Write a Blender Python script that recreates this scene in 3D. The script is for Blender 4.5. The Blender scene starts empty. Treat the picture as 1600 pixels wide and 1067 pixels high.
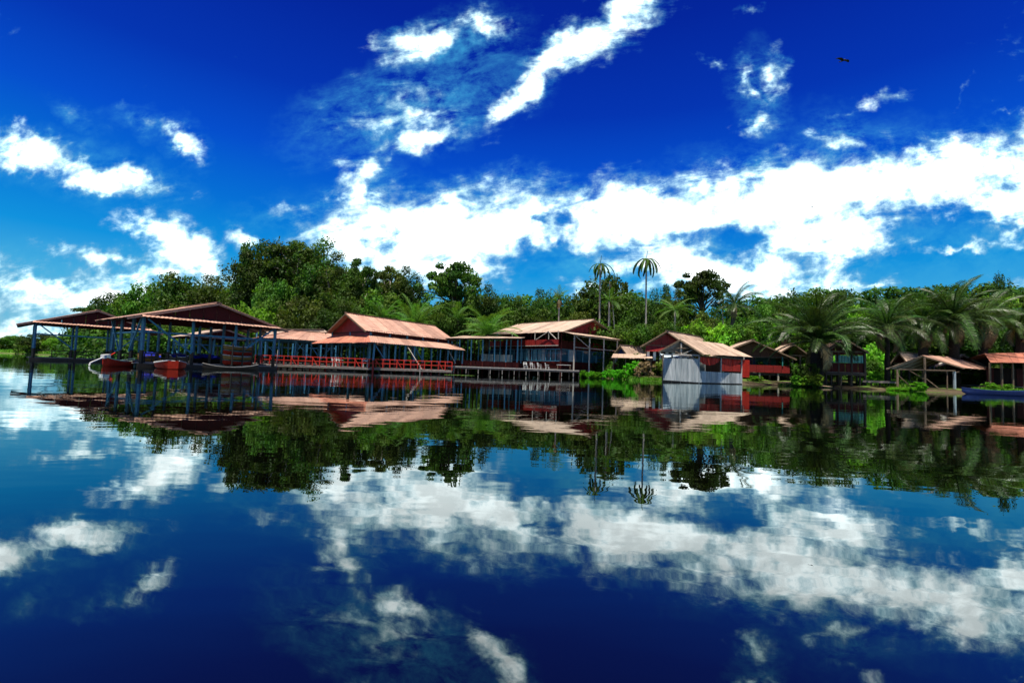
import bpy, math, random
import numpy as np
from mathutils import Vector, Matrix, Euler

R = math.radians
scene = bpy.context.scene
COL = scene.collection

# ------------------------------------------------------------------ camera
F = 760.0                      # focal length in photograph pixels (1600 wide)
CAMH = 0.9
cam_d = bpy.data.cameras.new('camera')
cam = bpy.data.objects.new('camera', cam_d)
COL.objects.link(cam)
cam_d.sensor_width = 36.0
cam_d.lens = 36.0 * F / 1600.0
cam_d.clip_start = 0.05
cam_d.clip_end = 20000
CR = Matrix.Rotation(R(90 + 3.25), 3, 'X') @ Matrix.Rotation(R(2.016), 3, 'Z')
cam.matrix_world = Matrix.Translation((0, 0, CAMH)) @ CR.to_4x4()
scene.camera = cam
CPOS = Vector((0, 0, CAMH))

def ray(px, py):
    return CR @ Vector(((px - 800) / F, -(py - 533.5) / F, -1.0))
def P(px, py, D):
    """the point of the place seen at a photograph pixel, at depth D metres"""
    d = ray(px, py)
    return CPOS + d * (D / d.y)
def G(px, D, z=0.0):
    """the point at image column px, depth D and height z"""
    lo, hi = -600.0, 600.0
    r0, r1, r2 = CR.col[0], CR.col[1], CR.col[2]
    k = (px - 800) / F
    # cx = r0.(P-C), -cz = -r2.(P-C);  cx - k*(-cz) = 0
    a = r0 + k * r2
    X = -(a.y * D + a.z * (z - CAMH)) / a.x
    return Vector((X, D, z))
def HZ(px, py, D):
    return P(px, py, D).z

# ------------------------------------------------------------------ sun, sky, exposure
SUN_EL, SUN_AZ = 77.0, 208.0   # azimuth from +Y towards +X: the sun stands high behind the photographer's left shoulder
sun_d = bpy.data.lights.new('sun', 'SUN')
sun_d.energy = 5.0
sun_d.angle = R(0.5)
sun_d.color = (1.0, 0.93, 0.82)
sun = bpy.data.objects.new('sun', sun_d)
COL.objects.link(sun)
sv = Vector((math.sin(R(SUN_AZ)) * math.cos(R(SUN_EL)), math.cos(R(SUN_AZ)) * math.cos(R(SUN_EL)), math.sin(R(SUN_EL))))
sun.rotation_euler = sv.to_track_quat('Z', 'Y').to_euler()
sun.location = sv * 300

EXPO = 1.0
vs = scene.view_settings
vs.view_transform = 'Standard'; vs.look = 'None'; vs.gamma = 1.0; vs.exposure = EXPO
vs.use_curve_mapping = False
scene.cycles.max_bounces = 6
scene.cycles.transparent_max_bounces = 8
scene.cycles.glossy_bounces = 3
scene.cycles.diffuse_bounces = 2
scene.cycles.caustics_reflective = False
scene.cycles.caustics_refractive = False

def s2l(c):
    return tuple(((x / 255) / 12.92 if x / 255 <= 0.04045 else ((x / 255 + 0.055) / 1.055) ** 2.4) for x in c)

class NT:
    """small helper that writes node trees"""
    def __init__(s, nt): s.nt = nt; s.n = nt.nodes; s.l = nt.links
    def new(s, t, **kw):
        n = s.n.new(t)
        for k, v in kw.items(): setattr(n, k, v)
        return n
    def put(s, sock, v):
        if hasattr(v, 'is_output'): s.l.new(v, sock)
        else: sock.default_value = v
    def math(s, op, a, b=0.0, c=0.0, clamp=False):
        n = s.new('ShaderNodeMath', operation=op, use_clamp=clamp)
        s.put(n.inputs[0], a); s.put(n.inputs[1], b); s.put(n.inputs[2], c)
        return n.outputs[0]
    def vm(s, op, a, b=(0, 0, 0), out=0):
        n = s.new('ShaderNodeVectorMath', operation=op)
        s.put(n.inputs[0], a); s.put(n.inputs[1], b)
        return n.outputs[out]
    def scale(s, a, f):
        n = s.new('ShaderNodeVectorMath', operation='SCALE')
        s.put(n.inputs[0], a); s.put(n.inputs['Scale'], f)
        return n.outputs[0]
    def noise(s, vec, scale, detail=4, rough=0.55, out=0, dist=0.0):
        n = s.new('ShaderNodeTexNoise')
        s.put(n.inputs['Vector'], vec); n.inputs['Scale'].default_value = scale
        n.inputs['Detail'].default_value = detail; n.inputs['Roughness'].default_value = rough
        n.inputs['Distortion'].default_value = dist
        return n.outputs[out]
    def mr(s, v, a, b, c=0.0, d=1.0, smooth=False):
        n = s.new('ShaderNodeMapRange')
        n.interpolation_type = 'SMOOTHSTEP' if smooth else 'LINEAR'
        s.put(n.inputs[0], v)
        for i, x in enumerate((a, b, c, d)): s.put(n.inputs[i + 1], x)
        return n.outputs[0]
    def mix(s, f, a, b, mode='MIX'):
        n = s.new('ShaderNodeMix', data_type='RGBA', blend_type=mode)
        s.put(n.inputs[0], f)
        s.put(n.inputs[6], a if hasattr(a, 'is_output') else (*a[:3], 1))
        s.put(n.inputs[7], b if hasattr(b, 'is_output') else (*b[:3], 1))
        return n.outputs[2]
    def ramp(s, f, stops):
        n = s.new('ShaderNodeValToRGB')
        s.put(n.inputs[0], f)
        e = n.color_ramp.elements
        e[0].position, e[0].color = stops[0][0], (*stops[0][1], 1)
        e[1].position, e[1].color = stops[-1][0], (*stops[-1][1], 1)
        for p, c in stops[1:-1]:
            x = e.new(p); x.color = (*c, 1)
        return n.outputs[0]

world = bpy.data.worlds.new('World')
scene.world = world
world.use_nodes = True
w = NT(world.node_tree)
w.n.clear()
tc = w.new('ShaderNodeTexCoord')
dirv = tc.outputs['Generated']
sep = w.new('ShaderNodeSeparateXYZ'); w.l.new(dirv, sep.inputs[0])
dx, dy, dz = sep.outputs
ay = w.math('MAXIMUM', w.math('ABSOLUTE', dy), 0.06)
U = w.math('MULTIPLY', w.math('DIVIDE', dx, ay), F)
V = w.math('MULTIPLY', w.math('DIVIDE', dz, ay), F)
cmb = w.new('ShaderNodeCombineXYZ'); w.l.new(U, cmb.inputs[0]); w.l.new(V, cmb.inputs[1])
q0 = cmb.outputs[0]
# clouds: long soft bodies whose edges are broken up by noise
warp = w.scale(w.vm('SUBTRACT', w.noise(w.scale(q0, 1 / 85.0), 1.0, 4, 0.6, out=1), (0.5, 0.5, 0.5)), 75.0)
warp2 = w.scale(w.vm('SUBTRACT', w.noise(w.scale(q0, 1 / 22.0), 1.0, 3, 0.6, out=1), (0.5, 0.5, 0.5)), 20.0)
q = w.vm('MULTIPLY', w.vm('ADD', q0, w.vm('ADD', warp, warp2)), (1, 1, 0))
def pq(px, py):
    d = ray(px, py)
    return Vector((d.x / d.y * F, d.z / d.y * F, 0))
clouds = [  # x1, y1, x2, y2, radius, strength
    (1060, -90, 950, 40, 50, 1.0), (950, 40, 850, 112, 44, 1.0), (850, 112, 775, 190, 30, 1.0), (1015, 20, 870, 120, 40, .62),
    (625, 80, 700, 62, 38, .9), (735, 38, 790, 48, 28, .85), (690, 45, 770, 30, 30, .6), (600, 150, 735, 130, 62, .50), (545, 190, 740, 175, 42, .56), (610, 165, 690, 180, 22, .7),
    (500, 200, 600, 190, 26, .5),
    (715, 203, 605, 232, 24, .85), (605, 232, 545, 290, 24, .85), (545, 270, 575, 330, 34, .8),
    (545, 325, 700, 335, 52, .95), (600, 372, 880, 348, 82, 1.12), (860, 350, 1150, 335, 80, 1.12),
    (1120, 330, 1370, 305, 84, 1.12), (1340, 302, 1620, 250, 72, 1.12), (1600, 250, 1800, 170, 80, 1.0),
    (1150, 385, 1430, 340, 62, 1.0), (1450, 330, 1750, 300, 52, .85), (500, 362, 620, 400, 56, .95),
    (560, 405, 760, 415, 56, 1.0), (930, 395, 1300, 425, 74, 1.02), (860, 445, 1050, 455, 34, .72), (1150, 450, 1330, 430, 44, .85),
    (1480, 378, 1700, 385, 30, .62),
    (15, 228, 100, 256, 38, 1.1), (85, 262, 235, 290, 31, 1.05), (190, 258, 230, 280, 20, .8), (275, 207, 308, 236, 24, 1.0), (190, 178, 260, 200, 20, .5),
    (225, 352, 320, 400, 42, 1.05), (240, 385, 360, 425, 34, 1.0), (80, 393, 230, 410, 24, .8), (0, 440, 75, 458, 34, .9),
    (-150, 478, 420, 455, 62, .86), (-200, 520, 300, 520, 42, .82), (420, 420, 700, 440, 50, .8), (1050, 440, 1400, 450, 46, .85), (-100, 400, 60, 425, 36, .55), (365, 355, 385, 372, 24, .8), (425, 320, 490, 324, 14, .6),
    (1160, 100, 1185, 160, 20, .72), (1212, 92, 1212, 155, 26, .74), (1160, 198, 1200, 190, 17, .78), (1295, 215, 1352, 228, 26, .82), (1305, 180, 1335, 170, 12, .6), (1340, 165, 1405, 153, 15, .66), (1300, 250, 1340, 235, 14, .5),
    (1490, 175, 1520, 120, 8, .4), (1225, 265, 1250, 262, 12, .6), (700, 272, 730, 280, 16, .45), (1145, 30, 1190, 25, 12, .42),
    (1550, 170, 1600, 164, 12, .6), (1100, 96, 1135, 110, 12, .5), (80, 150, 150, 190, 20, .42), (1600, 440, 1800, 400, 60, .8), (1640, 40, 1900, -60, 70, .6), (1385, 398, 1600, 380, 13, .85), (1300, 450, 1420, 436, 14, .8), (1480, 428, 1660, 415, 10, .75),
    (-330, 150, -120, 60, 90, .85),
]
BQ = [q, 0]
def gate(v):
    # keeps the node evaluation in order: later blobs wait for the earlier ones
    BQ[1] += 1
    if BQ[1] % 15 == 0: BQ[0] = w.vm('ADD', q, w.scale((1e-7, 0, 0), v))
    return v
def blob(x1, y1, x2, y2, r):
    a, b = pq(x1, y1), pq(x2, y2)
    ab = b - a; c = (a + b) / 2
    n = w.new('ShaderNodeMapping', vector_type='TEXTURE'); w.l.new(BQ[0], n.inputs[0])
    n.inputs['Location'].default_value = c; n.inputs['Rotation'].default_value = (0, 0, math.atan2(ab.y, ab.x))
    n.inputs['Scale'].default_value = (ab.length * .5 * 1.1 + r, r, 1)
    return w.vm('LENGTH', n.outputs[0], out=1)
dens = None
for (x1, y1, x2, y2, r, I) in clouds:
    v = w.math('MULTIPLY_ADD', blob(x1, y1, x2, y2, r), -I * .88, I * 1.33)
    dens = gate(v if dens is None else w.math('MAXIMUM', dens, v))
for (x1, y1, x2, y2, r, I) in [(830, 400, 900, 408, 34, .62), (1085, 395, 1150, 400, 20, .5), (960, 428, 1000, 430, 18, .35), (1385, 358, 1520, 352, 26, .55), (680, 120, 760, 100, 26, .35), (1340, 424, 1700, 420, 34, .35), (1090, 372, 1200, 365, 26, .5), (725, 100, 765, 110, 34, .8), (850, 335, 900, 342, 12, .5), (1470,405,1700,402,28,.5)]:
    v = w.math('MAXIMUM', w.math('MULTIPLY_ADD', blob(x1, y1, x2, y2, r), -I, I * 1.2), 0.0)
    dens = gate(w.math('SUBTRACT', dens, v))
dens = w.math('MAXIMUM', dens, 0.0)
# wispy texture, drawn out along the wind
rot = w.new('ShaderNodeVectorRotate', rotation_type='Z_AXIS'); w.l.new(q0, rot.inputs[0]); rot.inputs['Angle'].default_value = R(-12)
qs = w.vm('MULTIPLY', rot.outputs[0], (1 / 95.0, 1 / 42.0, 0))
fb = w.noise(qs, 1.0, 8, 0.62, dist=0.6)
fb2 = w.noise(w.vm('MULTIPLY', rot.outputs[0], (1 / 17.0, 1 / 12.0, 0)), 1.0, 5, 0.7)
BQ[0] = w.vm('ADD', q, w.scale((1e-7, 0, 0), dens))
veil = None
for (x1, y1, x2, y2, r, I) in [(540, 195, 770, 130, 78, .8), (660, 95, 760, 60, 60, .7), (1185, 120, 1195, 180, 48, .55), (10, 235, 235, 290, 50, .7), (285, 215, 300, 235, 34, .6),
                               (590, 260, 560, 330, 50, .6), (-150, 440, 470, 470, 66, .95), (190, 180, 265, 205, 24, .5), (870, 395, 1120, 425, 66, 1.0), (520, 330, 1000, 320, 60, .6),
                               (1000, 320, 1650, 225, 80, .6), (400, 330, 520, 345, 30, .6), (1300, 190, 1370, 230, 40, .4), (1350, 400, 1650, 370, 60, .6), (90, 160, 150, 195, 20, .4)]:
    v = w.math('MULTIPLY_ADD', blob(x1, y1, x2, y2, r), -I, I * 1.25)
    veil = gate(v if veil is None else w.math('MAXIMUM', veil, v))
vo = w.new('ShaderNodeTexVoronoi', feature='SMOOTH_F1'); w.l.new(w.scale(w.vm('ADD', q0, w.scale(warp2, 1.0)), 1 / 24.0), vo.inputs['Vector']); vo.inputs['Smoothness'].default_value = .5; vo.inputs['Scale'].default_value = 1.0
nz = w.math('ADD', w.math('MULTIPLY_ADD', fb, 1.35, -0.675), w.math('MULTIPLY_ADD', fb2, .55, -.275))
nz = w.math('ADD', nz, w.math('MULTIPLY_ADD', vo.outputs['Distance'], -.34, .14))
va = w.math('MULTIPLY', w.math('MAXIMUM', veil, 0.0), w.mr(w.math('ADD', fb, w.math('MULTIPLY_ADD', fb2, .5, -.25)), .36, .72, 0, 1), clamp=True)
tot = w.math('ADD', dens, nz)
alpha = w.mr(tot, 0.28, 1.08, 0, 1, smooth=True)
# cores are bright, thin and low parts greyer
core = w.mr(w.math('ADD', tot, w.math('MULTIPLY_ADD', w.noise(w.scale(q0, 1 / 60.0), 1.0, 5, .6), 1.2, -.6)), 0.45, 1.9, 0, 1)
el = w.math('MULTIPLY', w.math('ARCSINE', dz), 180 / math.pi)
f = w.mr(el, -4, 92)
def rs(e): return (e + 4) / 96.0
skyramp = w.ramp(f, [(rs(-2), s2l((120, 185, 205))), (rs(1), s2l((120, 195, 220))), (rs(6), s2l((75, 180, 225))), (rs(11), s2l((10, 146, 222))),
                     (rs(16), s2l((0, 112, 214))), (rs(22), s2l((0, 78, 205))), (rs(28), s2l((0, 52, 178))), (rs(36), s2l((0, 36, 156))),
                     (rs(60), s2l((0, 22, 110))), (rs(90), s2l((0, 20, 95)))])
nish = w.new('ShaderNodeTexSky', sky_type='NISHITA')
nish.sun_disc = False
nish.sun_elevation = R(SUN_EL); nish.sun_rotation = R(SUN_AZ)
nish.air_density = 1.0; nish.dust_density = 0.2; nish.ozone_density = 3.0
STR = 0.1
clearsky = w.mix(0.012, w.scale(skyramp, 1 / STR), nish.outputs[0])
cloudcol = w.ramp(core, [(0.0, s2l((60, 165, 222))), (.22, s2l((180, 222, 236))), (.5, (.92, .95, .96)), (1.0, (1, 1, 1))])
shade = w.mr(w.noise(w.vm('MULTIPLY', w.vm('ADD', q0, (0, 18, 0)), (1 / 70.0, 1 / 34.0, 0)), 1.0, 6, .6), .42, .64, 0, 1, smooth=True)
cloudcol = w.scale(cloudcol, w.mr(core, .10, .5, 1.0, w.math('MULTIPLY_ADD', shade, .8, 2.5)))
cloudcol = w.mix(w.math('MULTIPLY', w.math('SUBTRACT', 1.0, shade), .14), cloudcol, s2l((205, 224, 234)))
hz_fade = w.mr(el, 1.0, 9.0, 0.62, 1.0)
cloudcol = w.mix(hz_fade, s2l((165, 205, 215)), cloudcol)
clearsky = w.mix(va, clearsky, w.scale(w.mix(hz_fade, s2l((170, 212, 225)), s2l((70, 178, 228))), 1 / STR))
final = w.scale(w.mix(alpha, clearsky, w.scale(cloudcol, 1 / STR)), 2 ** -EXPO)
bg = w.new('ShaderNodeBackground'); w.l.new(final, bg.inputs[0]); bg.inputs[1].default_value = STR
wo = w.new('ShaderNodeOutputWorld'); w.l.new(bg.outputs[0], wo.inputs[0])

# ------------------------------------------------------------------ materials
MATS = {}
def mat(name, col, col2=None, rough=0.7, nscale=3.0, spec=0.25, rand=0.12, metal=0.0, stretch=(1, 1, 1), bump=0.0, trans=0.0, streak=0.0):
    if name in MATS: return MATS[name]
    m = bpy.data.materials.new(name); m.use_nodes = True
    t = NT(m.node_tree); t.n.clear()
    col2 = col2 or tuple(c * 0.6 for c in col)
    geo = t.new('ShaderNodeNewGeometry')
    vec = t.vm('MULTIPLY', geo.outputs['Position'], stretch)
    nf = t.mr(t.noise(vec, nscale, 6, 0.65), 0.3, 0.72)
    c = t.mix(nf, col, col2)
    if streak:
        sf = t.mr(t.noise(t.vm('MULTIPLY', geo.outputs['Position'], (9, 9, .5)), 1.0, 4, .6), .5, .75, 0, streak)
        c = t.mix(sf, c, tuple(x * .35 for x in col2))
    oi = t.new('ShaderNodeObjectInfo')
    rv = t.mr(oi.outputs['Random'], 0, 1, 1 - rand, 1 + rand)
    hs = t.new('ShaderNodeHueSaturation'); t.l.new(c, hs.inputs['Color']); t.l.new(rv, hs.inputs['Value'])
    b = t.new('ShaderNodeBsdfPrincipled')
    t.l.new(hs.outputs[0], b.inputs['Base Color'])
    b.inputs['Roughness'].default_value = rough; b.inputs['Specular IOR Level'].default_value = spec
    b.inputs['Metallic'].default_value = metal
    if bump:
        bn = t.new('ShaderNodeBump'); bn.inputs['Strength'].default_value = bump; bn.inputs['Distance'].default_value = 0.03
        t.l.new(t.noise(vec, nscale * 4, 4, .6), bn.inputs['Height']); t.l.new(bn.outputs[0], b.inputs['Normal'])
    o = t.new('ShaderNodeOutputMaterial'); t.l.new(b.outputs[0], o.inputs[0])
    MATS[name] = m
    return m

def leafmat(name, dark, light, warm, trans=0.32, rough=0.6, spec=0.12):
    m = bpy.data.materials.new(name); m.use_nodes = True
    t = NT(m.node_tree); t.n.clear()
    at_ = t.new('ShaderNodeAttribute'); at_.attribute_name = 'tint'
    oi = t.new('ShaderNodeObjectInfo')
    ta = at_.outputs['Fac']
    c = t.mix(ta, dark, light)
    w_ = t.mr(t.noise(t.new('ShaderNodeNewGeometry').outputs['Position'], .22, 3, .6), .45, .7, 0, .7)
    c = t.mix(w_, c, t.mix(ta, tuple(x * .6 for x in warm), warm))
    hs = t.new('ShaderNodeHueSaturation'); t.l.new(c, hs.inputs['Color'])
    t.l.new(t.mr(oi.outputs['Random'], 0, 1, .6, 1.4), hs.inputs['Value'])
    t.l.new(t.mr(oi.outputs['Random'], 0, 1, .485, .512), hs.inputs['Hue'])
    b = t.new('ShaderNodeBsdfPrincipled'); t.l.new(hs.outputs[0], b.inputs['Base Color'])
    b.inputs['Roughness'].default_value = rough; b.inputs['Specular IOR Level'].default_value = spec
    tr = t.new('ShaderNodeBsdfTranslucent'); t.l.new(t.mix(1.0, hs.outputs[0], (1.3, 1.5, .5), 'MULTIPLY'), tr.inputs[0])
    mx = t.new('ShaderNodeMixShader'); mx.inputs[0].default_value = trans
    t.l.new(b.outputs[0], mx.inputs[1]); t.l.new(tr.outputs[0], mx.inputs[2])
    o = t.new('ShaderNodeOutputMaterial'); t.l.new(mx.outputs[0], o.inputs[0])
    return m

M_ROOF = mat('salmon_roof_iron', (.43, .255, .185), (.27, .14, .095), .55, 1.1, .3, .26, stretch=(1, 1, 1), streak=.5)
M_ROOFR = mat('red_roof_iron', (.46, .18, .11), (.25, .08, .05), .5, 1.1, .3, .26, streak=.5)
M_ROOFC = mat('cream_roof_iron', (.42, .315, .24), (.28, .19, .135), .55, 1.0, .3, .24, streak=.5)
M_ROOFG = mat('weathered_grey_roof_iron', (.46, .43, .38), (.28, .24, .20), .6, .8, .3, .1, streak=.3)
M_MAROON = mat('maroon_paint', (.060, .004, .003), (.030, .003, .002), .7, 2, .2, .12)
M_RED = mat('red_paint', (.26, .014, .010), (.14, .008, .007), .6, 2.5, .3, .15, streak=.3)
M_BRED = mat('bright_red_paint', (.62, .035, .015), (.38, .02, .012), .55, 3, .3, .12)
M_BLUE = mat('blue_paint', (.05, .23, .34), (.025, .12, .21), .5, 3, .35, .15, streak=.3)
M_DKWOOD = mat('dark_timber', (.030, .022, .016), (.012, .010, .008), .6, 3, .3, .3, streak=.4)  # plain dark timber tone, also used for the lower parts of posts
M_WOOD = mat('weathered_timber', (.24, .17, .11), (.10, .07, .045), .8, 4, .2, .3, streak=.4)
M_GREY = mat('grey_white_post_paint', (.50, .46, .40), (.30, .26, .22), .6, 5, .3, .12, streak=.4)
M_TIN = mat('blue_grey_tin_wall', (.60, .62, .60), (.20, .26, .28), .6, 1.6, .3, .25, stretch=(3.2, 3.2, .22), streak=.75)
M_TINW = mat('pale_tin', (.42, .48, .50), (.26, .31, .34), .5, 2, .4, .1, streak=.3)
M_DECK = mat('deck_boards', (.30, .26, .23), (.16, .13, .11), .8, 3, .2, .25)
M_WHITE = mat('white_paint', (.78, .77, .74), (.55, .54, .50), .5, 5, .3, .05)
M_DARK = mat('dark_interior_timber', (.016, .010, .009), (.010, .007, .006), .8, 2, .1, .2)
M_TEAL = mat('teal_paint', (.05, .28, .25), (.03, .16, .15), .5, 2, .3, .15)
M_GLASS = mat('blue_window_glass', (.02, .10, .16), (.01, .05, .09), .12, 1.5, .8, .4)
M_TARP = mat('blue_tarpaulin', (.008, .02, .30), (.004, .01, .14), .8, 4, .1, .2)
M_YEL = mat('yellow_boat_paint', (.42, .22, .05), (.22, .10, .03), .6, 4, .3, .2)
M_ORA = mat('orange_red_boat_paint', (.55, .035, .012), (.32, .02, .01), .7, 4, .12, .15)
M_GRN = mat('pale_green_boat_paint', (.42, .62, .45), (.25, .42, .30), .5, 4, .4, .1)
M_NAVY = mat('navy_paint_and_shade', (.02, .05, .20), (.01, .03, .12), .5, 3, .4, .1)
M_BARK = mat('bark', (.15, .12, .09), (.05, .04, .03), .9, 3, .1, .2, stretch=(1, 1, .4), bump=.6)
M_PBARK = mat('pale_bark', (.42, .38, .33), (.20, .18, .15), .85, 3, .1, .1, stretch=(1, 1, 3), bump=.5)
M_DBARK = mat('shaggy_palm_bark', (.05, .038, .028), (.02, .015, .012), .95, 5, .1, .2, bump=.8)
M_BLACK = mat('black_feathers', (.01, .01, .012), (.006, .006, .008), .6)

L_DEEP = leafmat('leaf_deep_green', (.006, .022, .005), (.050, .125, .014), (.080, .105, .014))
L_MID = leafmat('leaf_mid_green', (.008, .034, .006), (.078, .185, .018), (.115, .150, .018))
L_LIME = leafmat('leaf_lime_green', (.030, .120, .010), (.170, .400, .028), (.190, .300, .028), .42)
L_OLIVE = leafmat('leaf_olive', (.012, .030, .006), (.085, .130, .018), (.110, .115, .022))
L_PALM = leafmat('palm_leaf', (.006, .020, .006), (.050, .118, .020), (.080, .095, .028), .25, .4, .3)
L_PALMG = leafmat('fresh_palm_leaf', (.020, .075, .012), (.090, .220, .030), (.140, .170, .035), .3, .5, .15)
L_DRY = leafmat('dry_palm_leaf', (.10, .07, .035), (.30, .22, .11), (.26, .18, .09), .2, .6, .2)
L_GRASS = leafmat('grass_blade', (.035, .120, .012), (.14, .30, .03), (.20, .26, .03), .35)

# ------------------------------------------------------------------ object helpers
def tag(o, label=None, cat=None, group=None, kind=None):
    if label: o['label'] = label
    if cat: o['category'] = cat
    if group: o['group'] = group
    if kind: o['kind'] = kind
    return o
def thing(name, loc, label, cat, group=None):
    o = bpy.data.objects.new(name, None); COL.objects.link(o)
    o.location = loc
    o.empty_display_size = .3
    return tag(o, label, cat, group)
def rootof(o):
    while o.parent: o = o.parent
    return o
def mesh(name, verts, faces, m, parent=None, smooth=False, origin=None):
    """one mesh object; verts are world coordinates, the object's origin is its root's base"""
    me = bpy.data.meshes.new(name)
    off = Vector((0, 0, 0))
    if parent is not None: off = rootof(parent).location.copy()
    elif origin is not None: off = Vector(origin)
    me.from_pydata([tuple(Vector(v) - off) for v in verts], [], faces)
    me.materials.append(m)
    if smooth: me.shade_smooth()
    o = bpy.data.objects.new(name, me); COL.objects.link(o)
    if parent is not None: o.parent = parent
    elif origin is not None: o.location = off
    return o
class MB:
    def __init__(s): s.v = []; s.f = []
    def box8(s, p):
        n = len(s.v); s.v += [Vector(x) for x in p]
        s.f += [(n, n+3, n+2, n+1), (n+4, n+5, n+6, n+7), (n, n+1, n+5, n+4), (n+1, n+2, n+6, n+5), (n+2, n+3, n+7, n+6), (n+3, n, n+4, n+7)]
        return s
    def beam(s, a, b, wd, ht=None, w2=None):
        ht = ht or wd; a = Vector(a); b = Vector(b); d = (b - a).normalized()
        up = Vector((0, 0, 1)) if abs(d.z) < .9 else Vector((0, 1, 0))
        x = d.cross(up).normalized(); y = x.cross(d).normalized()
        k = (w2 / wd) if w2 else 1
        X, Y = x * wd / 2, y * ht / 2
        return s.box8([a-X-Y, a+X-Y, a+X+Y, a-X+Y, b-(X+Y)*k, b+(X-Y)*k, b+(X+Y)*k, b+(Y-X)*k])
    def slab(s, A, B, C, D, th):
        """quad A B C D thickened downwards along its normal"""
        A, B, C, D = map(Vector, (A, B, C, D))
        n = (B - A).cross(D - A).normalized() * th
        return s.box8([A - n, B - n, C - n, D - n, A, B, C, D])
    def tube(s, pts, rads, seg=7):
        n0 = len(s.v); pts = [Vector(p) for p in pts]
        for i, p in enumerate(pts):
            d = (pts[min(i+1, len(pts)-1)] - pts[max(i-1, 0)]).normalized()
            up = Vector((0, 0, 1)) if abs(d.z) < .9 else Vector((1, 0, 0))
            x = d.cross(up).normalized(); y = x.cross(d)
            for k in range(seg):
                a = 2 * math.pi * k / seg
                s.v.append(p + (x * math.cos(a) + y * math.sin(a)) * rads[i])
        for i in range(len(pts) - 1):
            for k in range(seg):
                a = n0 + i * seg + k; b = n0 + i * seg + (k + 1) % seg
                s.f.append((a, b, b + seg, a + seg))
        s.f.append(tuple(n0 + k for k in range(seg))[::-1]); s.f.append(tuple(n0 + (len(pts) - 1) * seg + k for k in range(seg)))
        return s
    def build(s, name, m, parent=None, smooth=False, origin=None): return mesh(name, s.v, s.f, m, parent, smooth, origin)

def beam(name, a, b, wd, m, parent, ht=None): return MB().beam(a, b, wd, ht).build(name, m, parent)
def lerp(a, b, t): return a + (b - a) * t
def bil(A, B, C, D, s, t): return lerp(lerp(A, B, s), lerp(D, C, s), t)

rng = random.Random(7)
def sheets(parent, A, B, C, D, n, m, name='roof_sheet', ridges=4, amp=.035, th=.025, jit=.02, gap=.012):
    """corrugated sheets side by side between edge A-B (eave) and D-C (ridge); every sheet its own object"""
    A, B, C, D = map(Vector, (A, B, C, D))
    N = (B - A).cross(D - A).normalized()
    out = []
    for i in range(n):
        s0, s1 = (i + gap) / n, (i + 1 - gap) / n
        cols = ridges * 2 + 1
        lift = rng.uniform(0, jit) + .012 * (i % 2); e0 = rng.uniform(-.006, .012)
        v = []; f = []
        rows = (0 - abs(e0), .5, 1 + e0)
        nr = len(rows)
        for side in (0, 1):
            for t in rows:
                for c in range(cols):
                    s = lerp(s0, s1, c / (cols - 1))
                    p = bil(A, B, C, D, s, t)
                    v.append(p + N * (lift + amp * (c % 2) - side * th + (rng.uniform(-.01, .01) if side == 0 else 0)))
        K = nr * cols
        for r in range(nr - 1):
            for c in range(cols - 1):
                a = r * cols + c
                f.append((a, a + 1, a + 1 + cols, a + cols))
                f.append((K + a, K + a + cols, K + a + cols + 1, K + a + 1))
        for c in range(cols - 1):
            f.append((c, K + c, K + c + 1, c + 1))
            a = (nr - 1) * cols + c; f.append((a, a + 1, K + a + 1, K + a))
        out.append(mesh(name, v, f, m, parent))
    return out
def planks(parent, A, B, C, D, n, m, name='plank', th=.03, gap=.05, jit=.01):
    A, B, C, D = map(Vector, (A, B, C, D))
    N = (B - A).cross(D - A).normalized()
    for i in range(n):
        s0, s1 = (i + gap / 2) / n, (i + 1 - gap / 2) / n
        o = N * rng.uniform(-jit, jit)
        MB().slab(bil(A, B, C, D, s0, 0) + o, bil(A, B, C, D, s1, 0) + o, bil(A, B, C, D, s1, 1) + o, bil(A, B, C, D, s0, 1) + o, th).build(name, m, parent)
def V3(p, z): return Vector((p[0], p[1], z))
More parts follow.
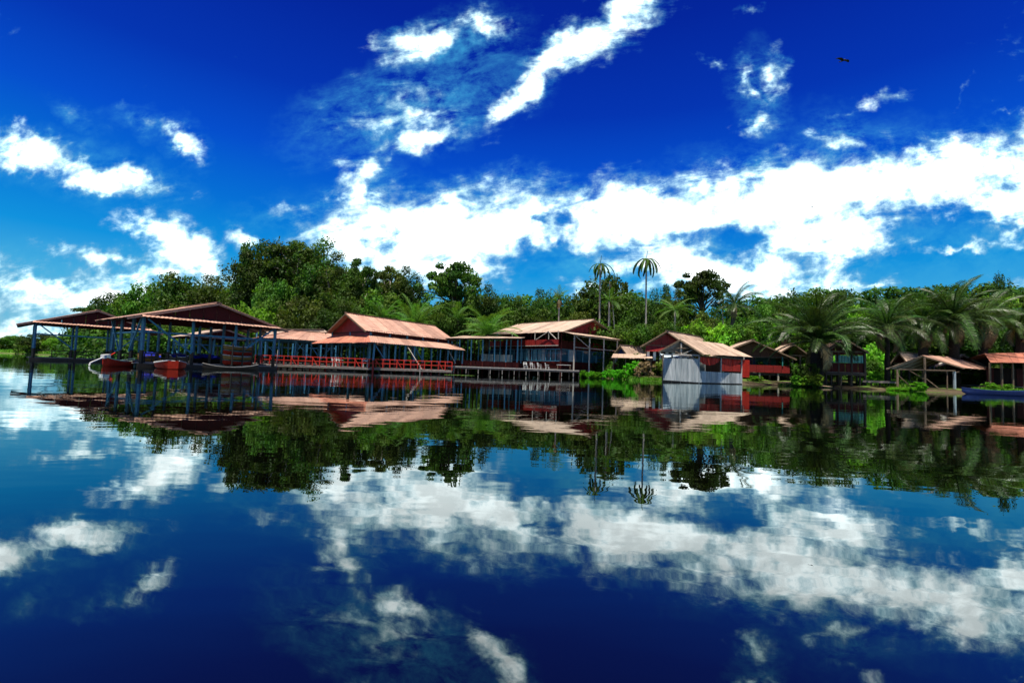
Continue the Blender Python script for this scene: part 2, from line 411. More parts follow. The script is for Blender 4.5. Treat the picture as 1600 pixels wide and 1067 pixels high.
# ------------------------------------------------------------------ water and land
def water():
    ys = [-60, 0, 20, 60, 200, 1000, 6000]
    xs = [-6000, -800, -200, 0, 200, 800, 6000]
    v = [(x, y, 0) for y in ys for x in xs]; nx = len(xs)
    f = [(j*nx+i, j*nx+i+1, (j+1)*nx+i+1, (j+1)*nx+i) for j in range(len(ys)-1) for i in range(nx-1)]
    m = bpy.data.materials.new('lake_water'); m.use_nodes = True
    t = NT(m.node_tree); t.n.clear()
    pos = t.new('ShaderNodeNewGeometry').outputs['Position']
    # calm lake: faint ripples in patches
    r1 = t.noise(t.vm('MULTIPLY', pos, (.55, 1.1, 1)), 1.0, 3, .5)
    r2 = t.noise(t.vm('MULTIPLY', pos, (2.2, 5.0, 1)), 1.0, 3, .55)
    r3 = t.noise(t.vm('MULTIPLY', pos, (.10, .22, 1)), 1.0, 2, .5)
    patch = t.mr(t.noise(t.vm('MULTIPLY', pos, (.03, .09, 1)), 1.0, 3, .6), .46, .62, .05, 1.5)
    h = t.math('ADD', t.math('MULTIPLY', r1, .0045), t.math('MULTIPLY', t.math('MULTIPLY', r2, patch), .0007))
    h = t.math('ADD', h, t.math('MULTIPLY', r3, .016))
    bn = t.new('ShaderNodeBump'); bn.inputs['Strength'].default_value = 1.0; bn.inputs['Distance'].default_value = 1.0
    t.l.new(h, bn.inputs['Height'])
    fr = t.new('ShaderNodeFresnel'); fr.inputs['IOR'].default_value = 1.90; t.l.new(bn.outputs[0], fr.inputs['Normal'])
    df = t.new('ShaderNodeBsdfDiffuse'); t.l.new(t.mix(t.noise(pos, .4, 4), (.0004, .0006, .0004), (.0012, .0010, .0006)), df.inputs[0])
    gl = t.new('ShaderNodeBsdfGlossy'); gl.inputs['Roughness'].default_value = 0.0; gl.inputs[0].default_value = (.90, 1, 1, 1)
    t.l.new(bn.outputs[0], gl.inputs['Normal'])
    mx = t.new('ShaderNodeMixShader'); t.l.new(fr.outputs[0], mx.inputs[0]); t.l.new(df.outputs[0], mx.inputs[1]); t.l.new(gl.outputs[0], mx.inputs[2])
    o = t.new('ShaderNodeOutputMaterial'); t.l.new(mx.outputs[0], o.inputs[0])
    tag(mesh('water', v, f, m), kind='structure')
water()

SHORE = [(-700, 330), (-200, 240), (0, 205), (60, 180), (110, 140), (170, 118), (250, 98), (400, 94), (600, 95), (800, 98), (880, 88), (960, 76), (990, 66), (1060, 63),
         (1180, 64), (1300, 61), (1370, 59), (1420, 55), (1500, 55), (1600, 54), (1800, 50), (2400, 45)]
def shore_d(px):
    for (a, da), (b, db) in zip(SHORE, SHORE[1:]):
        if a <= px <= b: return lerp(da, db, (px - a) / (b - a))
    return SHORE[0][1] if px < SHORE[0][0] else SHORE[-1][1]
def ground_z(off):
    if off < -3: return -1.2
    for (a, za), (b, zb) in zip(ROWS, ROWS[1:]):
        if a <= off <= b: return lerp(za, zb, (off - a) / (b - a))
    return 1.6
ROWS = [(-3, -1.2), (-.8, -.25), (0, .02), (.5, .14), (1.5, .3), (4, .45), (10, .75), (25, 1.2), (60, 1.7), (150, 3), (600, 8), (5000, 8)]
def land():
    cols = list(range(-700, 2401, 12)); v = []; f = []
    rr = random.Random(3)
    for px in cols:
        base = G(px, shore_d(px), 0); u = Vector((base.x, base.y, 0)).normalized()
        wob = math.sin(px * .11) * .5 + math.sin(px * .031 + 1) * .9 + rr.uniform(-.35, .35)
        for off, z in ROWS:
            p = base + u * (off + wob)
            v.append((p.x, p.y, z + (rr.uniform(-.06, .06) if .3 < off < 80 else 0)))
    k = len(ROWS)
    for i in range(len(cols) - 1):
        for j in range(k - 1):
            a = i * k + j; f.append((a, a + k, a + k + 1, a + 1))
    m = bpy.data.materials.new('bank_earth_and_grass'); m.use_nodes = True
    t = NT(m.node_tree); t.n.clear()
    pos = t.new('ShaderNodeNewGeometry').outputs['Position']
    sp = t.new('ShaderNodeSeparateXYZ'); t.l.new(pos, sp.inputs[0])
    g = t.mix(t.noise(pos, .5, 6, .7), (.055, .15, .018), (.16, .26, .04))
    e = t.mix(t.noise(pos, 1.3, 6, .7), (.10, .075, .045), (.045, .032, .02))
    far = t.mr(sp.outputs[0], -62, -50, 1, 0)
    g = t.mix(t.math('MAXIMUM', far, t.mr(t.noise(pos, .35, 4), .5, .62)), (.035, .030, .014), g)
    fz = t.mr(t.math('ADD', sp.outputs[2], t.math('MULTIPLY_ADD', t.noise(pos, .8, 4), .4, -.2)), .12, .32)
    c = t.mix(fz, e, g)
    b = t.new('ShaderNodeBsdfPrincipled'); t.l.new(c, b.inputs['Base Color']); b.inputs['Roughness'].default_value = .95
    b.inputs['Specular IOR Level'].default_value = .1
    bn = t.new('ShaderNodeBump'); bn.inputs['Distance'].default_value = .12; t.l.new(t.noise(pos, 6, 5, .7), bn.inputs['Height']); t.l.new(bn.outputs[0], b.inputs['Normal'])
    o = t.new('ShaderNodeOutputMaterial'); t.l.new(b.outputs[0], o.inputs[0])
    tag(mesh('ground', v, f, m, smooth=True), kind='structure')
land()

# ------------------------------------------------------------------ timber buildings
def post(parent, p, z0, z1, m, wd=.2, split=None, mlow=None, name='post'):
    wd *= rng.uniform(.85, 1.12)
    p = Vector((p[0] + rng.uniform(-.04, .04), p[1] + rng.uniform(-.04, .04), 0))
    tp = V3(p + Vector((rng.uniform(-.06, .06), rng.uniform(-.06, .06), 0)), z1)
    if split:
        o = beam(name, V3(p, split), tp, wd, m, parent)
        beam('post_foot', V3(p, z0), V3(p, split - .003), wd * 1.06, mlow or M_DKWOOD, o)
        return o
    return beam(name, V3(p, z0), tp, wd, m, parent)

def shed(name, label, cat, FL, FR, dv, ez, rz, group=None, roofm=M_ROOF, gablem=M_MAROON, postm=M_BLUE, nx=4, ny=4,
         over=.7, pent=None, floor_z=.5, split=1.4, nsh=9, rear=1.2, gable=True, pw=.2, braces=True, floor=True, side_over=.6, npile=0, gback=False, mid_beam=True):
    """gable-roofed open building: FL-FR is the gable end, dv runs along the ridge"""
    FL, FR, dv = Vector(FL), Vector(FR), Vector(dv)
    uw = (FR - FL).normalized(); ud = dv.normalized(); W = (FR - FL).length
    cen = (FL + FR + dv) / 2
    root = thing(name, (cen.x, cen.y, 0), label, cat, group)
    def Q(s, t, z): p = FL + (FR - FL) * s + dv * t; return Vector((p.x, p.y, z))
    os_, of = side_over / W, over / dv.length; ob = rear / dv.length
    slope = (rz - ez) / (W / 2); drop = slope * side_over
    # roof: near (left) and far (right) slopes, one object per sheet
    a, b_, c_, d_ = Q(-os_, 1 + ob, ez - drop), Q(-os_, -of, ez - drop), Q(.5, -of, rz), Q(.5, 1 + ob, rz)
    sheets(root, a, b_, c_, d_, nsh, roofm)
    a2, b2 = Q(1 + os_, -of, ez - drop), Q(1 + os_, 1 + ob, ez - drop)
    sheets(root, a2, b2, d_, c_, nsh, roofm)
    MB().beam(c_ + Vector((0, 0, .07)), d_ + Vector((0, 0, .07)), .4, .05).build('ridge_cap', roofm, root)
    # fascia along the front rakes
    for e in (b_, a2):
        beam('fascia', e - Vector((0, 0, .12)), c_ - Vector((0, 0, .12)), .05, roofm if pent else M_WOOD, root, .16)
    if gable:
        for tt, on in ((0.0, True), (1.0, gback)):
            if not on: continue
            n = max(4, int(W / 1.1))
            for i in range(n):
                s0, s1 = i / n, (i + 1) / n
                def top(s): return ez + (rz - ez) * (1 - abs(s - .5) * 2) - .05
                zb = ez - .25
                g = (.02 / W)
                q = [Q(s0 + g, tt, zb), Q(s1 - g, tt, zb), Q(s1 - g, tt, top(s1)), Q(s0 + g, tt, top(s0))]
                offs = V3(-ud * (.02 * (i % 2)), 0)
                MB().slab(*[x + offs for x in q], .03).build('gable_panel', gablem, root)
    if pent:
        pd, pz, pe = pent      # depth, drop, top height
        A, B = Q(-.03, 0, pe - pz) - V3(ud * pd, 0), Q(1.03, 0, pe - pz) - V3(ud * pd, 0)
        sheets(root, A, B, Q(1.02, -.004, pe), Q(-.02, -.004, pe), max(8, int(W / 1.2)), roofm, 'canopy_sheet')
    # frame
    if floor:
        n = 10
        for i in range(n):
            g = .004
            MB().slab(Q(0 - .05, i / n + g, floor_z), Q(1.05, i / n + g, floor_z), Q(1.05, (i + 1) / n - g, floor_z), Q(-.05, (i + 1) / n - g, floor_z), .08).build('floor_board', M_DECK, root)
        beam('floor_joist', Q(-.03, -.03, floor_z - .24), Q(1.03, -.03, floor_z - .24), .14, M_DKWOOD, root, .34)
        for s in (0, 1): beam('floor_joist', Q(s, -.02, floor_z - .22), Q(s, 1.02, floor_z - .22), .14, M_DKWOOD, root, .24)
    for j in range(ny + 1):
        t = j / ny
        for i in range(nx + 1):
            s = i / nx
            if 0 < i < nx and 0 < j < ny and rng.random() < .5: continue
            zt = ez + (rz - ez) * (1 - abs(s - .5) * 2) - .12 if j in (0, ny) else ez - .1
            if j == 0: zt = ez - .1
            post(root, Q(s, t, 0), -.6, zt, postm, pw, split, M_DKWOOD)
        beam('tie_beam', Q(-.01, t, ez - .18), Q(1.01, t, ez - .18), .12, M_MAROON if postm is M_BLUE else M_WOOD, root, .2)
    for s in (0, 1): beam('wall_plate', Q(s, -.01, ez - .05), Q(s, 1.01, ez - .05), .14, postm, root, .18)
    for k in range(5):
        t = k / 4
        beam('rafter', Q(-os_, t, ez - drop - .1), Q(.5, t, rz - .1), .08, M_WOOD, root, .14)
        beam('rafter', Q(1 + os_, t, ez - drop - .1), Q(.5, t, rz - .1), .08, M_WOOD, root, .14)
    if mid_beam:
        zb = lerp(split or floor_z, ez, .52)
        for (s0, t0, s1, t1) in ((0, 0, 1, 0), (0, 0, 0, 1)):
            beam('rail_beam', Q(s0, t0, zb), Q(s1, t1, zb), .1, postm, root, .14)
    if braces:
        zl, zh = (split or floor_z) - .1, ez - .35
        for (sa, sb) in ((.02, 1 / nx * .98), (1 - .02, 1 - 1 / nx * .98)):
            beam('brace', Q(sa, -.012, zh), Q(sb, -.012, zl), .12, postm, root, .12)
        for (ta, tb) in ((.02, 1 / ny), (1 - .02, 1 - 1 / ny)):
            beam('brace', Q(-.012, ta, zh), Q(-.012, tb, zl), .12, postm, root, .12)
    return root, Q

def XY(px, D): p = G(px, D, 3.0); return (p.x, p.y)

# 1: far left boat shed
s1, Q1 = shed('boat_shed', 'open blue-posted shed with dark maroon gable at the far left end over the water', 'shed',
     (-55.9, 57), (-49.35, 66), (-5.0, 5.0), 4.6, 6.5, nx=3, ny=2, pent=(.7, .25, 4.62), nsh=7, floor_z=.35, side_over=1.6, rear=.3, over=.3)
def railing(root, Q, pts, z, n=7, h=.85, m=M_DKWOOD):
    for (s0, t0), (s1, t1) in zip(pts, pts[1:]):
        for i in range(n + 1):
            k = i / n; beam('rail_post', Q(lerp(s0, s1, k), lerp(t0, t1, k), z), Q(lerp(s0, s1, k), lerp(t0, t1, k), z + h), .07, m, root)
        for hh in (h - .03, h * .5): beam('rail', Q(s0, t0, z + hh), Q(s1, t1, z + hh), .05, m, root, .08)
railing(s1, Q1, [(-.0, .93), (-.0, .03), (1, .03)], .35)
# 2: large shed in front of it
s2, Q2 = shed('boat_shed', 'large open boat shed with tall maroon gable and long diagonal blue braces', 'shed',
     (-30.9, 40.7), (-24.3, 49.7), (-7.0, 5.4), 4.42, 6.05, nx=3, ny=3, pent=(.8, .25, 4.4), nsh=8, floor_z=.35, side_over=1.25, rear=.3, over=.35)
railing(s2, Q2, [(0, .97), (1, .97)], .35)
railing(s2, Q2, [(.02, .0), (.3, .0)], .35, 4)
# extra low roofs that show through and beyond it
r3, Q3 = shed('boat_shed', 'low cream-roofed shed seen between the posts of the large boat shed', 'shed',
     XY(300, 66), XY(395, 74), (-7.0, 6.5), 4.0, 5.2, nx=3, ny=3, roofm=M_ROOFC, pent=(.7, .3, 4.0), nsh=6, floor_z=.4)
r4, Q4 = shed('pavilion', 'small pavilion with thin dark gable peeping over the wide pink hipped roof', 'pavilion',
     XY(478, 84), XY(525, 80), (-11, 3.5), 4.9, 6.4, nx=2, ny=4, roofm=M_ROOFC, nsh=9, over=.5, floor_z=.6, split=1.5)

# 3: hipped open pavilion with red rails
def hip_pavilion():
    eL, eR = P(404, 526, 61), P(607, 539.5, 71)
    z = 3.75
    A, B = V3(G(404, 61, z), z), V3(G(607, 71, z), z)
    ud = (B - A).normalized(); nd = Vector((-ud.y, ud.x, 0))
    depth = 9.5
    C, D = B + nd * depth, A + nd * depth
    zr = 5.15
    r0 = lerp(A, D, .5) + ud * 5.0; r0.z = zr
    r1 = lerp(B, C, .5) - ud * 5.0; r1.z = zr
    cen = (A + C) / 2
    root = thing('pavilion', (cen.x, cen.y, 0), 'wide open pavilion with low pink hipped roof above red railings and blue posts', 'pavilion')
    sheets(root, A, B, r1, r0, 15, M_ROOF)
    sheets(root, C, D, r0, r1, 12, M_ROOFR)
    sheets(root, D, A, r0, r0 + Vector((.01, .01, 0)), 7, M_ROOFR)
    sheets(root, B, C, r1, r1 + Vector((.01, .01, 0)), 7, M_ROOFR)
    beam('hip_cap', A + Vector((0, 0, .06)), r0 + Vector((0, 0, .08)), .3, M_ROOF, root, .05)
    beam('hip_cap', B + Vector((0, 0, .06)), r1 + Vector((0, 0, .08)), .3, M_ROOF, root, .05)
    beam('ridge_cap', r0 + Vector((0, 0, .08)), r1 + Vector((0, 0, .08)), .4, M_ROOF, root, .05)
    L = (B - A).length
    def Q(s, t, z): p = A + ud * (L * s) + nd * (depth * t); return Vector((p.x, p.y, z))
    for t in (.08, .5, .92):
        for i in range(9):
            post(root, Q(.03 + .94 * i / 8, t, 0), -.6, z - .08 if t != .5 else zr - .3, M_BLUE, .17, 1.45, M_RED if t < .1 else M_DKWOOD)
        beam('wall_plate', Q(.01, t, z - .12), Q(.99, t, z - .12), .12, M_BLUE, root, .16)
    for i in range(0, 8, 2):
        s0, s1 = .03 + .94 * i / 8, .03 + .94 * (i + 1) / 8
        beam('brace', Q(s0, .078, z - .3) - nd * .02, Q(s1, .078, 1.5) - nd * .02, .09, M_BLUE, root)
    for i in range(12):
        MB().slab(Q(i / 12 + .002, 0.02, .5), Q((i + 1) / 12 - .002, .02, .5), Q((i + 1) / 12 - .002, .98, .5), Q(i / 12 + .002, .98, .5), .08).build('floor_board', M_DECK, root)
    for k in range(9):
        beam('rafter', Q(k / 8, 0, z - .1), lerp(r0, r1, k / 8) - Vector((0, 0, .12)), .07, M_WOOD, root, .12)
    return root
hip_pavilion()

# 4: two-tier roofed hall
def two_tier():
    FL, FR = Vector(XY(519, 64.5)), Vector(XY(578, 58))
    dv = Vector((8.0, 13.6)); ez, rz = 4.95, 7.15
    root, Q = shed('hall', 'long hall with two-tier salmon roof, upper roof gabled, lower skirt roof below it', 'hall', FL, FR, dv, ez, rz, gablem=M_RED,
                   nx=2, ny=5, nsh=11, braces=False, over=1.0, floor_z=.5, split=1.4, mid_beam=False, rear=.6, side_over=.35)
    # red wall between the tiers
    n = 12
    for i in range(n):
        MB().slab(Q(.995, i / n + .002, 4.0), Q(.995, (i + 1) / n - .002, 4.0), Q(.995, (i + 1) / n - .002, ez - .12), Q(.995, i / n + .002, ez - .12), .04).build('wall_panel', M_MAROON, root)
    for i in range(6):
        MB().slab(Q(i / 6 + .004, -.003, 4.0), Q((i + 1) / 6 - .004, -.003, 4.0), Q((i + 1) / 6 - .004, -.003, ez - .28), Q(i / 6 + .004, -.003, ez - .28), .04).build('wall_panel', M_RED, root)
    # skirt roof along the water side and the near gable end
    o = .30
    sheets(root, Q(1 + o, -.12, 3.35), Q(1 + o, 1.03, 3.35), Q(1.0, 1.03, 4.35), Q(1.0, -.02, 4.35), 13, M_ROOF, 'skirt_sheet')
    sheets(root, Q(-.28, -.12, 3.35), Q(1 + o, -.12, 3.35), Q(1.0, -.02, 4.35), Q(0, -.02, 4.35), 9, M_ROOFR, 'skirt_sheet')
    for i in range(11):
        t = i / 10
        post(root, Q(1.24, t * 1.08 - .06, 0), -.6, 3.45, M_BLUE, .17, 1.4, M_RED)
    for i in (0, 4, 8):
        beam('brace', Q(1.25, i / 10 * 1.08 - .06, 3.2), Q(1.25, (i + 1) / 10 * 1.08 - .06, 1.45), .1, M_BLUE if i != 8 else M_GREY, root)
    beam('wall_plate', Q(1.24, -.08, 3.38), Q(1.24, 1.03, 3.38), .12, M_BLUE, root, .16)
    return root
two_tier()

# boardwalk with red railing along the water side of the pavilions
def boardwalk(px0, D0, px1, D1, z, nb, label, rail=True, wd=1.6, railm=M_BRED, gapless=False):
    a, b = G(px0, D0, z), G(px1, D1, z)
    u = (b - a).normalized(); nrm = Vector((-u.y, u.x, 0))
    c = (a + b) / 2
    root = thing('boardwalk', (c.x, c.y, 0), label, 'boardwalk')
    L = (b - a).length
    for i in range(nb):
        p, q = a + u * (L * (i + .03) / nb), a + u * (L * (i + .97) / nb)
        zz = Vector((0, 0, rng.uniform(-.02, .02)))
        MB().slab(p + zz, q + zz, q + nrm * wd + zz, p + nrm * wd + zz, .07).build('deck_board', M_DECK, root)
    beam('edge_beam', a - Vector((0, 0, .17)), b - Vector((0, 0, .17)), .1, M_DECK, root, .16)
    for i in range(int(nb * .6) + 1):
        p = a + u * (L * i / int(nb * .6)) + nrm * .1
        beam('pile', V3(p, -.7), V3(p, z - .08), .13, M_DKWOOD, root)
    if rail:
        n = nb
        for i in range(n + 1):
            p = a + u * (L * i / n) + nrm * .06
            beam('rail_post', V3(p, z), V3(p, z + 1.0), .085, railm, root)
        for h in (.98, .52): beam('rail', V3(a + nrm * .06, z + h), V3(b + nrm * .06, z + h), .06, railm, root, .09)
        for i in range(2, n - 1, 3):
            p, q = a + u * (L * i / n) + nrm * .02, a + u * (L * (i + .7) / n) + nrm * .02
            beam('rail_brace', V3(p, z + .9), V3(q, z + .06), .06, railm, root)
    return root, a, b, nrm
BW, bwa, bwb, bwn = boardwalk(398, 55.0, 706, 56.5, .5, 28, 'low grey boardwalk with bright red railing along the pavilions', wd=3.2)

# 5: flat roofed link and the two-storey house
def link():
    z = 5.0
    A, B = V3(G(696, 70, z), z), V3(G(812, 71, z), 5.45)
    C, D = V3(G(823, 84, z), 6.5), V3(G(724, 84, z), 6.35)
    c = (A + C) / 2
    root = thing('pavilion', (c.x, c.y, 0), 'open shelter with thin nearly flat cream roof left of the two-storey house', 'pavilion')
    sheets(root, A, B, C, D, 11, M_ROOFC)
    for t in (.05, .5, .95):
        for i in range(7):
            p = bil(A, B, C, D, .03 + .94 * i / 6, t)
            post(root, p, -.6, p.z - .1, M_BLUE if t < .9 else M_MAROON, .17, 1.9, M_MAROON)
    for t in (.04, .96):
        beam('wall_plate', bil(A, B, C, D, 0, t) - Vector((0, 0, .12)), bil(A, B, C, D, 1, t) - Vector((0, 0, .12)), .12, M_DKWOOD, root, .18)
    for i in range(8):
        beam('rafter', bil(A, B, C, D, i / 7, 0) - Vector((0, 0, .05)), bil(A, B, C, D, i / 7, 1) - Vector((0, 0, .05)), .06, M_WOOD, root, .1)
    for i in range(10):
        p, q = bil(A, B, C, D, i / 10 + .003, .06), bil(A, B, C, D, (i + 1) / 10 - .003, .06)
        MB().slab(V3(p, 1.15), V3(q, 1.15), V3(q, 1.95), V3(p, 1.95), .04).build('wall_panel', M_MAROON, root)
        p2, q2 = bil(A, B, C, D, i / 10 + .003, .97), bil(A, B, C, D, (i + 1) / 10 - .003, .97)
        MB().slab(V3(p, 1.1), V3(q, 1.1), V3(q2, 1.1), V3(p2, 1.1), .1).build('floor_board', M_DECK, root)
    for i in range(3, 8):
        p, q = bil(A, B, C, D, i / 10 + .006, .9), bil(A, B, C, D, (i + 1) / 10 - .006, .9)
        MB().slab(V3(p, 2.1), V3(q, 2.1), V3(q, 3.3), V3(p, 3.3), .04).build('wall_panel', M_WHITE if i != 5 else M_TINW, root)
    return root
link()

def big_house():
    FL, FR = Vector((7.6, 75.0)), Vector((18.0, 84.9))
    dv = Vector((-11.4, 12.2)); ez, rz = 7.1, 9.5
    root, Q = shed('stilt_house', 'two-storey dark red stilt house with pale roof and band of blue windows', 'house', FL, FR, dv, ez, rz, gablem=M_RED, roofm=M_ROOFC,
                   postm=M_MAROON, nx=4, ny=5, nsh=14, braces=False, over=.9, floor_z=1.2, split=None, mid_beam=False, rear=.6, side_over=.7, gback=True, pw=.16)
    # long water-side face (s = 0) : lower wall, window band, balcony parapet
    def face(z0, z1, m, n, nm='wall_panel', s=0.0, t0=0, t1=1, out=.0, th=.06):
        for i in range(n):
            a, b = lerp(t0, t1, (i + .02) / n), lerp(t0, t1, (i + .98) / n)
            MB().slab(Q(s - out, b, z0), Q(s - out, a, z0), Q(s - out, a, z1), Q(s - out, b, z1), th).build(nm, m, root)
    face(1.22, 2.35, M_MAROON, 12)
    face(4.3, 5.05, M_MAROON, 12)
    face(4.85, 5.75, M_RED, 14, 'parapet_panel', out=.035)
    beam('string_course', Q(-.045, 0, 4.78), Q(-.045, 1, 4.78), .1, M_GREY, root, .1)
    beam('window_sill', Q(-.02, 0, 2.4), Q(-.02, 1, 2.4), .14, M_BLUE, root, .1)
    beam('window_head', Q(-.02, 0, 4.25), Q(-.02, 1, 4.25), .12, M_BLUE, root, .1)
    n = 16
    for i in range(n):
        a, b = (i + .03) / n, (i + .97) / n
        fr = MB()
        for (p, q) in ((Q(-.004, a, 2.45), Q(-.004, a, 4.2)), (Q(-.004, b, 2.45), Q(-.004, b, 4.2)), (Q(-.004, a, 3.6), Q(-.004, b, 3.6))): fr.beam(p, q, .08)
        w_ = fr.build('window', M_BLUE, root)
        MB().slab(Q(.006, b, 2.45), Q(.006, a, 2.45), Q(.006, a, 4.2), Q(.006, b, 4.2), .02).build('pane', M_TINW if i in (3, 6, 12) else M_GLASS, w_)
    # gable side (t = 0): lower red wall, windows, open upper floor with rail
    def gface(z0, z1, m, n, s0=0, s1=1, nm='wall_panel', out=.0):
        for i in range(n):
            a, b = lerp(s0, s1, (i + .02) / n), lerp(s0, s1, (i + .98) / n)
            MB().slab(Q(a, out, z0), Q(b, out, z0), Q(b, out, z1), Q(a, out, z1), .06).build(nm, m, root)
    gface(1.22, 2.35, M_MAROON, 8)
    gface(4.3, 5.6, M_MAROON, 8)
    gface(4.6, 5.7, M_RED, 8, .55, 1, 'parapet_panel', -.006)
    for i in range(7):
        a, b = (i + .05) / 8, (i + .95) / 8
        fr = MB()
        for (p, q) in ((Q(a, -.002, 2.4), Q(a, -.002, 4.25)), (Q(b, -.002, 2.4), Q(b, -.002, 4.25)), (Q(a, -.002, 4.25), Q(b, -.002, 4.25))): fr.beam(p, q, .08)
        w_ = fr.build('window', M_BLUE, root)
        MB().slab(Q(a, .005, 2.4), Q(b, .005, 2.4), Q(b, .005, 4.2), Q(a, .005, 4.2), .02).build('pane', M_GLASS if i != 1 else M_TINW, w_)
    MB().slab(Q(0, 0, 4.35), Q(1, 0, 4.35), Q(1, 1, 4.35), Q(0, 1, 4.35), .12).build('upper_floor', M_WOOD, root)
    for t in (0.55,):
        for i in range(8): MB().slab(Q((i + .02) / 8, t, 4.4), Q((i + .98) / 8, t, 4.4), Q((i + .98) / 8, t, ez), Q((i + .02) / 8, t, ez), .05).build('inner_wall_panel', M_MAROON, root)
    # porch canopy on tall pale posts along the gable side
    dcan = .20
    sheets(root, Q(-.08, -dcan, 6.35), Q(1.12, -dcan, 6.35), Q(1.08, -.01, 7.0), Q(-.02, -.01, 7.0), 12, M_ROOFC, 'canopy_sheet')
    for s in (-.02, .24, .5, .76, 1.02):
        beam('porch_post', Q(s, -dcan + .03, -.5), Q(s, -dcan + .03, 6.35), .2, M_GREY, root)
    beam('porch_beam', Q(-.03, -dcan + .03, 6.25), Q(1.05, -dcan + .03, 6.25), .1, M_GREY, root, .16)
    beam('porch_beam', Q(-.03, -dcan + .03, 4.5), Q(1.05, -dcan + .03, 4.5), .08, M_GREY, root, .12)
    beam('brace', Q(-.02, -dcan + .02, 6.2), Q(.24, -dcan + .02, 4.5), .1, M_GREY, root)
    beam('brace', Q(-.055, .28, 5.75), Q(-.055, .12, 7.0), .1, M_GREY, root)
    beam('brace', Q(-.055, .02, 5.75), Q(-.055, .12, 7.0), .1, M_GREY, root)
    for t, m in ((.12, M_GREY), (.0, M_GREY), (.3, M_GREY), (.62, M_GREY), (.85, M_BLUE)):
        beam('upper_post', Q(-.05, t, 5.75), Q(-.05, t, 7.05), .12, m, root)
    return root, Q
BH, QB = big_house()
# terrace in front of the house
TW, ta, tb, tn = boardwalk(700, 68, 905, 69.5, 1.0, 22, 'dark terrace with pale edge and thin rail posts below the two-storey house', rail=False, wd=4.5)
for i in range(23):
    p = lerp(ta, tb, i / 22)
    beam('edge_post', V3(p, .1), V3(p, 1.0), .07, M_GREY, TW) if i % 2 else None
beam('edge_strip', V3(ta, 1.0) - tn * .05, V3(tb, 1.0) - tn * .05, .06, M_GREY, TW, .14)

# 6: little roofs beyond, between the house and the red hut
shed('hut', 'small hut with pale roof just right of the two-storey house', 'hut', XY(948, 92), XY(975, 94), (4.5, 6.5), 4.3, 5.9, roofm=M_ROOFC, nx=2, ny=2, nsh=6, braces=False, floor_z=.8, split=None, postm=M_WOOD, gback=True)
shed('hut', 'small hut with blue-shadowed gable and cream roof left of the red gabled house', 'hut', XY(962, 80), XY(984, 78), (8.0, 5.5), 3.9, 5.4, roofm=M_ROOFC, nx=2, ny=2, nsh=7, braces=False, floor_z=.8, split=None, postm=M_GREY, gablem=M_NAVY, gback=True)  # the gable's blue shadow is put into its navy colour
def low_roof():
    A, B, C, D = P(955, 559, 72), P(1020, 560, 71), P(1018, 553.5, 76), P(958, 553, 77)
    c = (A + C) / 2
    root = thing('shelter', (c.x, c.y, 0), 'low lean-to with long pale roof strip behind the bright green plants', 'shelter')
    sheets(root, A, B, C, D, 7, M_ROOFC)
    for s in (.04, .35, .65, .96):
        for t in (.08, .92):
            p = bil(A, B, C, D, s, t); post(root, p, .1, p.z - .06, M_WOOD, .13)
    for i in range(6):
        p, q = bil(A, B, C, D, i / 6, .8), bil(A, B, C, D, (i + .95) / 6, .8)
        MB().slab(V3(p, .4), V3(q, .4), V3(q, 2.3), V3(p, 2.3), .04).build('wall_panel', M_MAROON, root)
low_roof()

# 7: red gabled house behind the tin hut
def red_house():
    FL, FR = Vector(XY(1010, 73)), Vector(XY(1078, 74))
    dv = Vector((7.5, 8)); root, Q = shed('stilt_house', 'red gabled house on stilts with white-striped wall behind the grey tin hut', 'house', FL, FR, dv, 5.35, 7.45, gablem=M_RED, roofm=M_ROOFC,
        postm=M_WOOD, nx=3, ny=3, nsh=8, braces=False, floor_z=2.0, split=None, mid_beam=False, side_over=.6, over=.8, pw=.16)
    for i in range(7):
        a, b = i / 7 + .003, (i + 1) / 7 - .003
        MB().slab(Q(a, -.05, 4.3), Q(b, -.05, 4.3), Q(b, -.005, 5.25), Q(a, -.005, 5.25), .05).build('wall_panel', M_RED, root)
        MB().slab(Q(a, 0, 2.0), Q(b, 0, 2.0), Q(b, 0, 2.9), Q(a, 0, 2.9), .06).build('wall_panel', M_MAROON, root)
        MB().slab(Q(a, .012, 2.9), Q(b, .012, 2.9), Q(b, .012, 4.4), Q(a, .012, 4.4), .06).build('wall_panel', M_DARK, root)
        beam('pale_stripe', Q((a + b) / 2 - .03, -.004, 2.95), Q((a + b) / 2 - .03, -.004, 4.4), .42, M_WHITE, root, .04)
        MB().slab(Q(0, b, 2.0), Q(0, a, 2.0), Q(0, a, 5.2), Q(0, b, 5.2), .06).build('wall_panel', M_MAROON, root)
red_house()

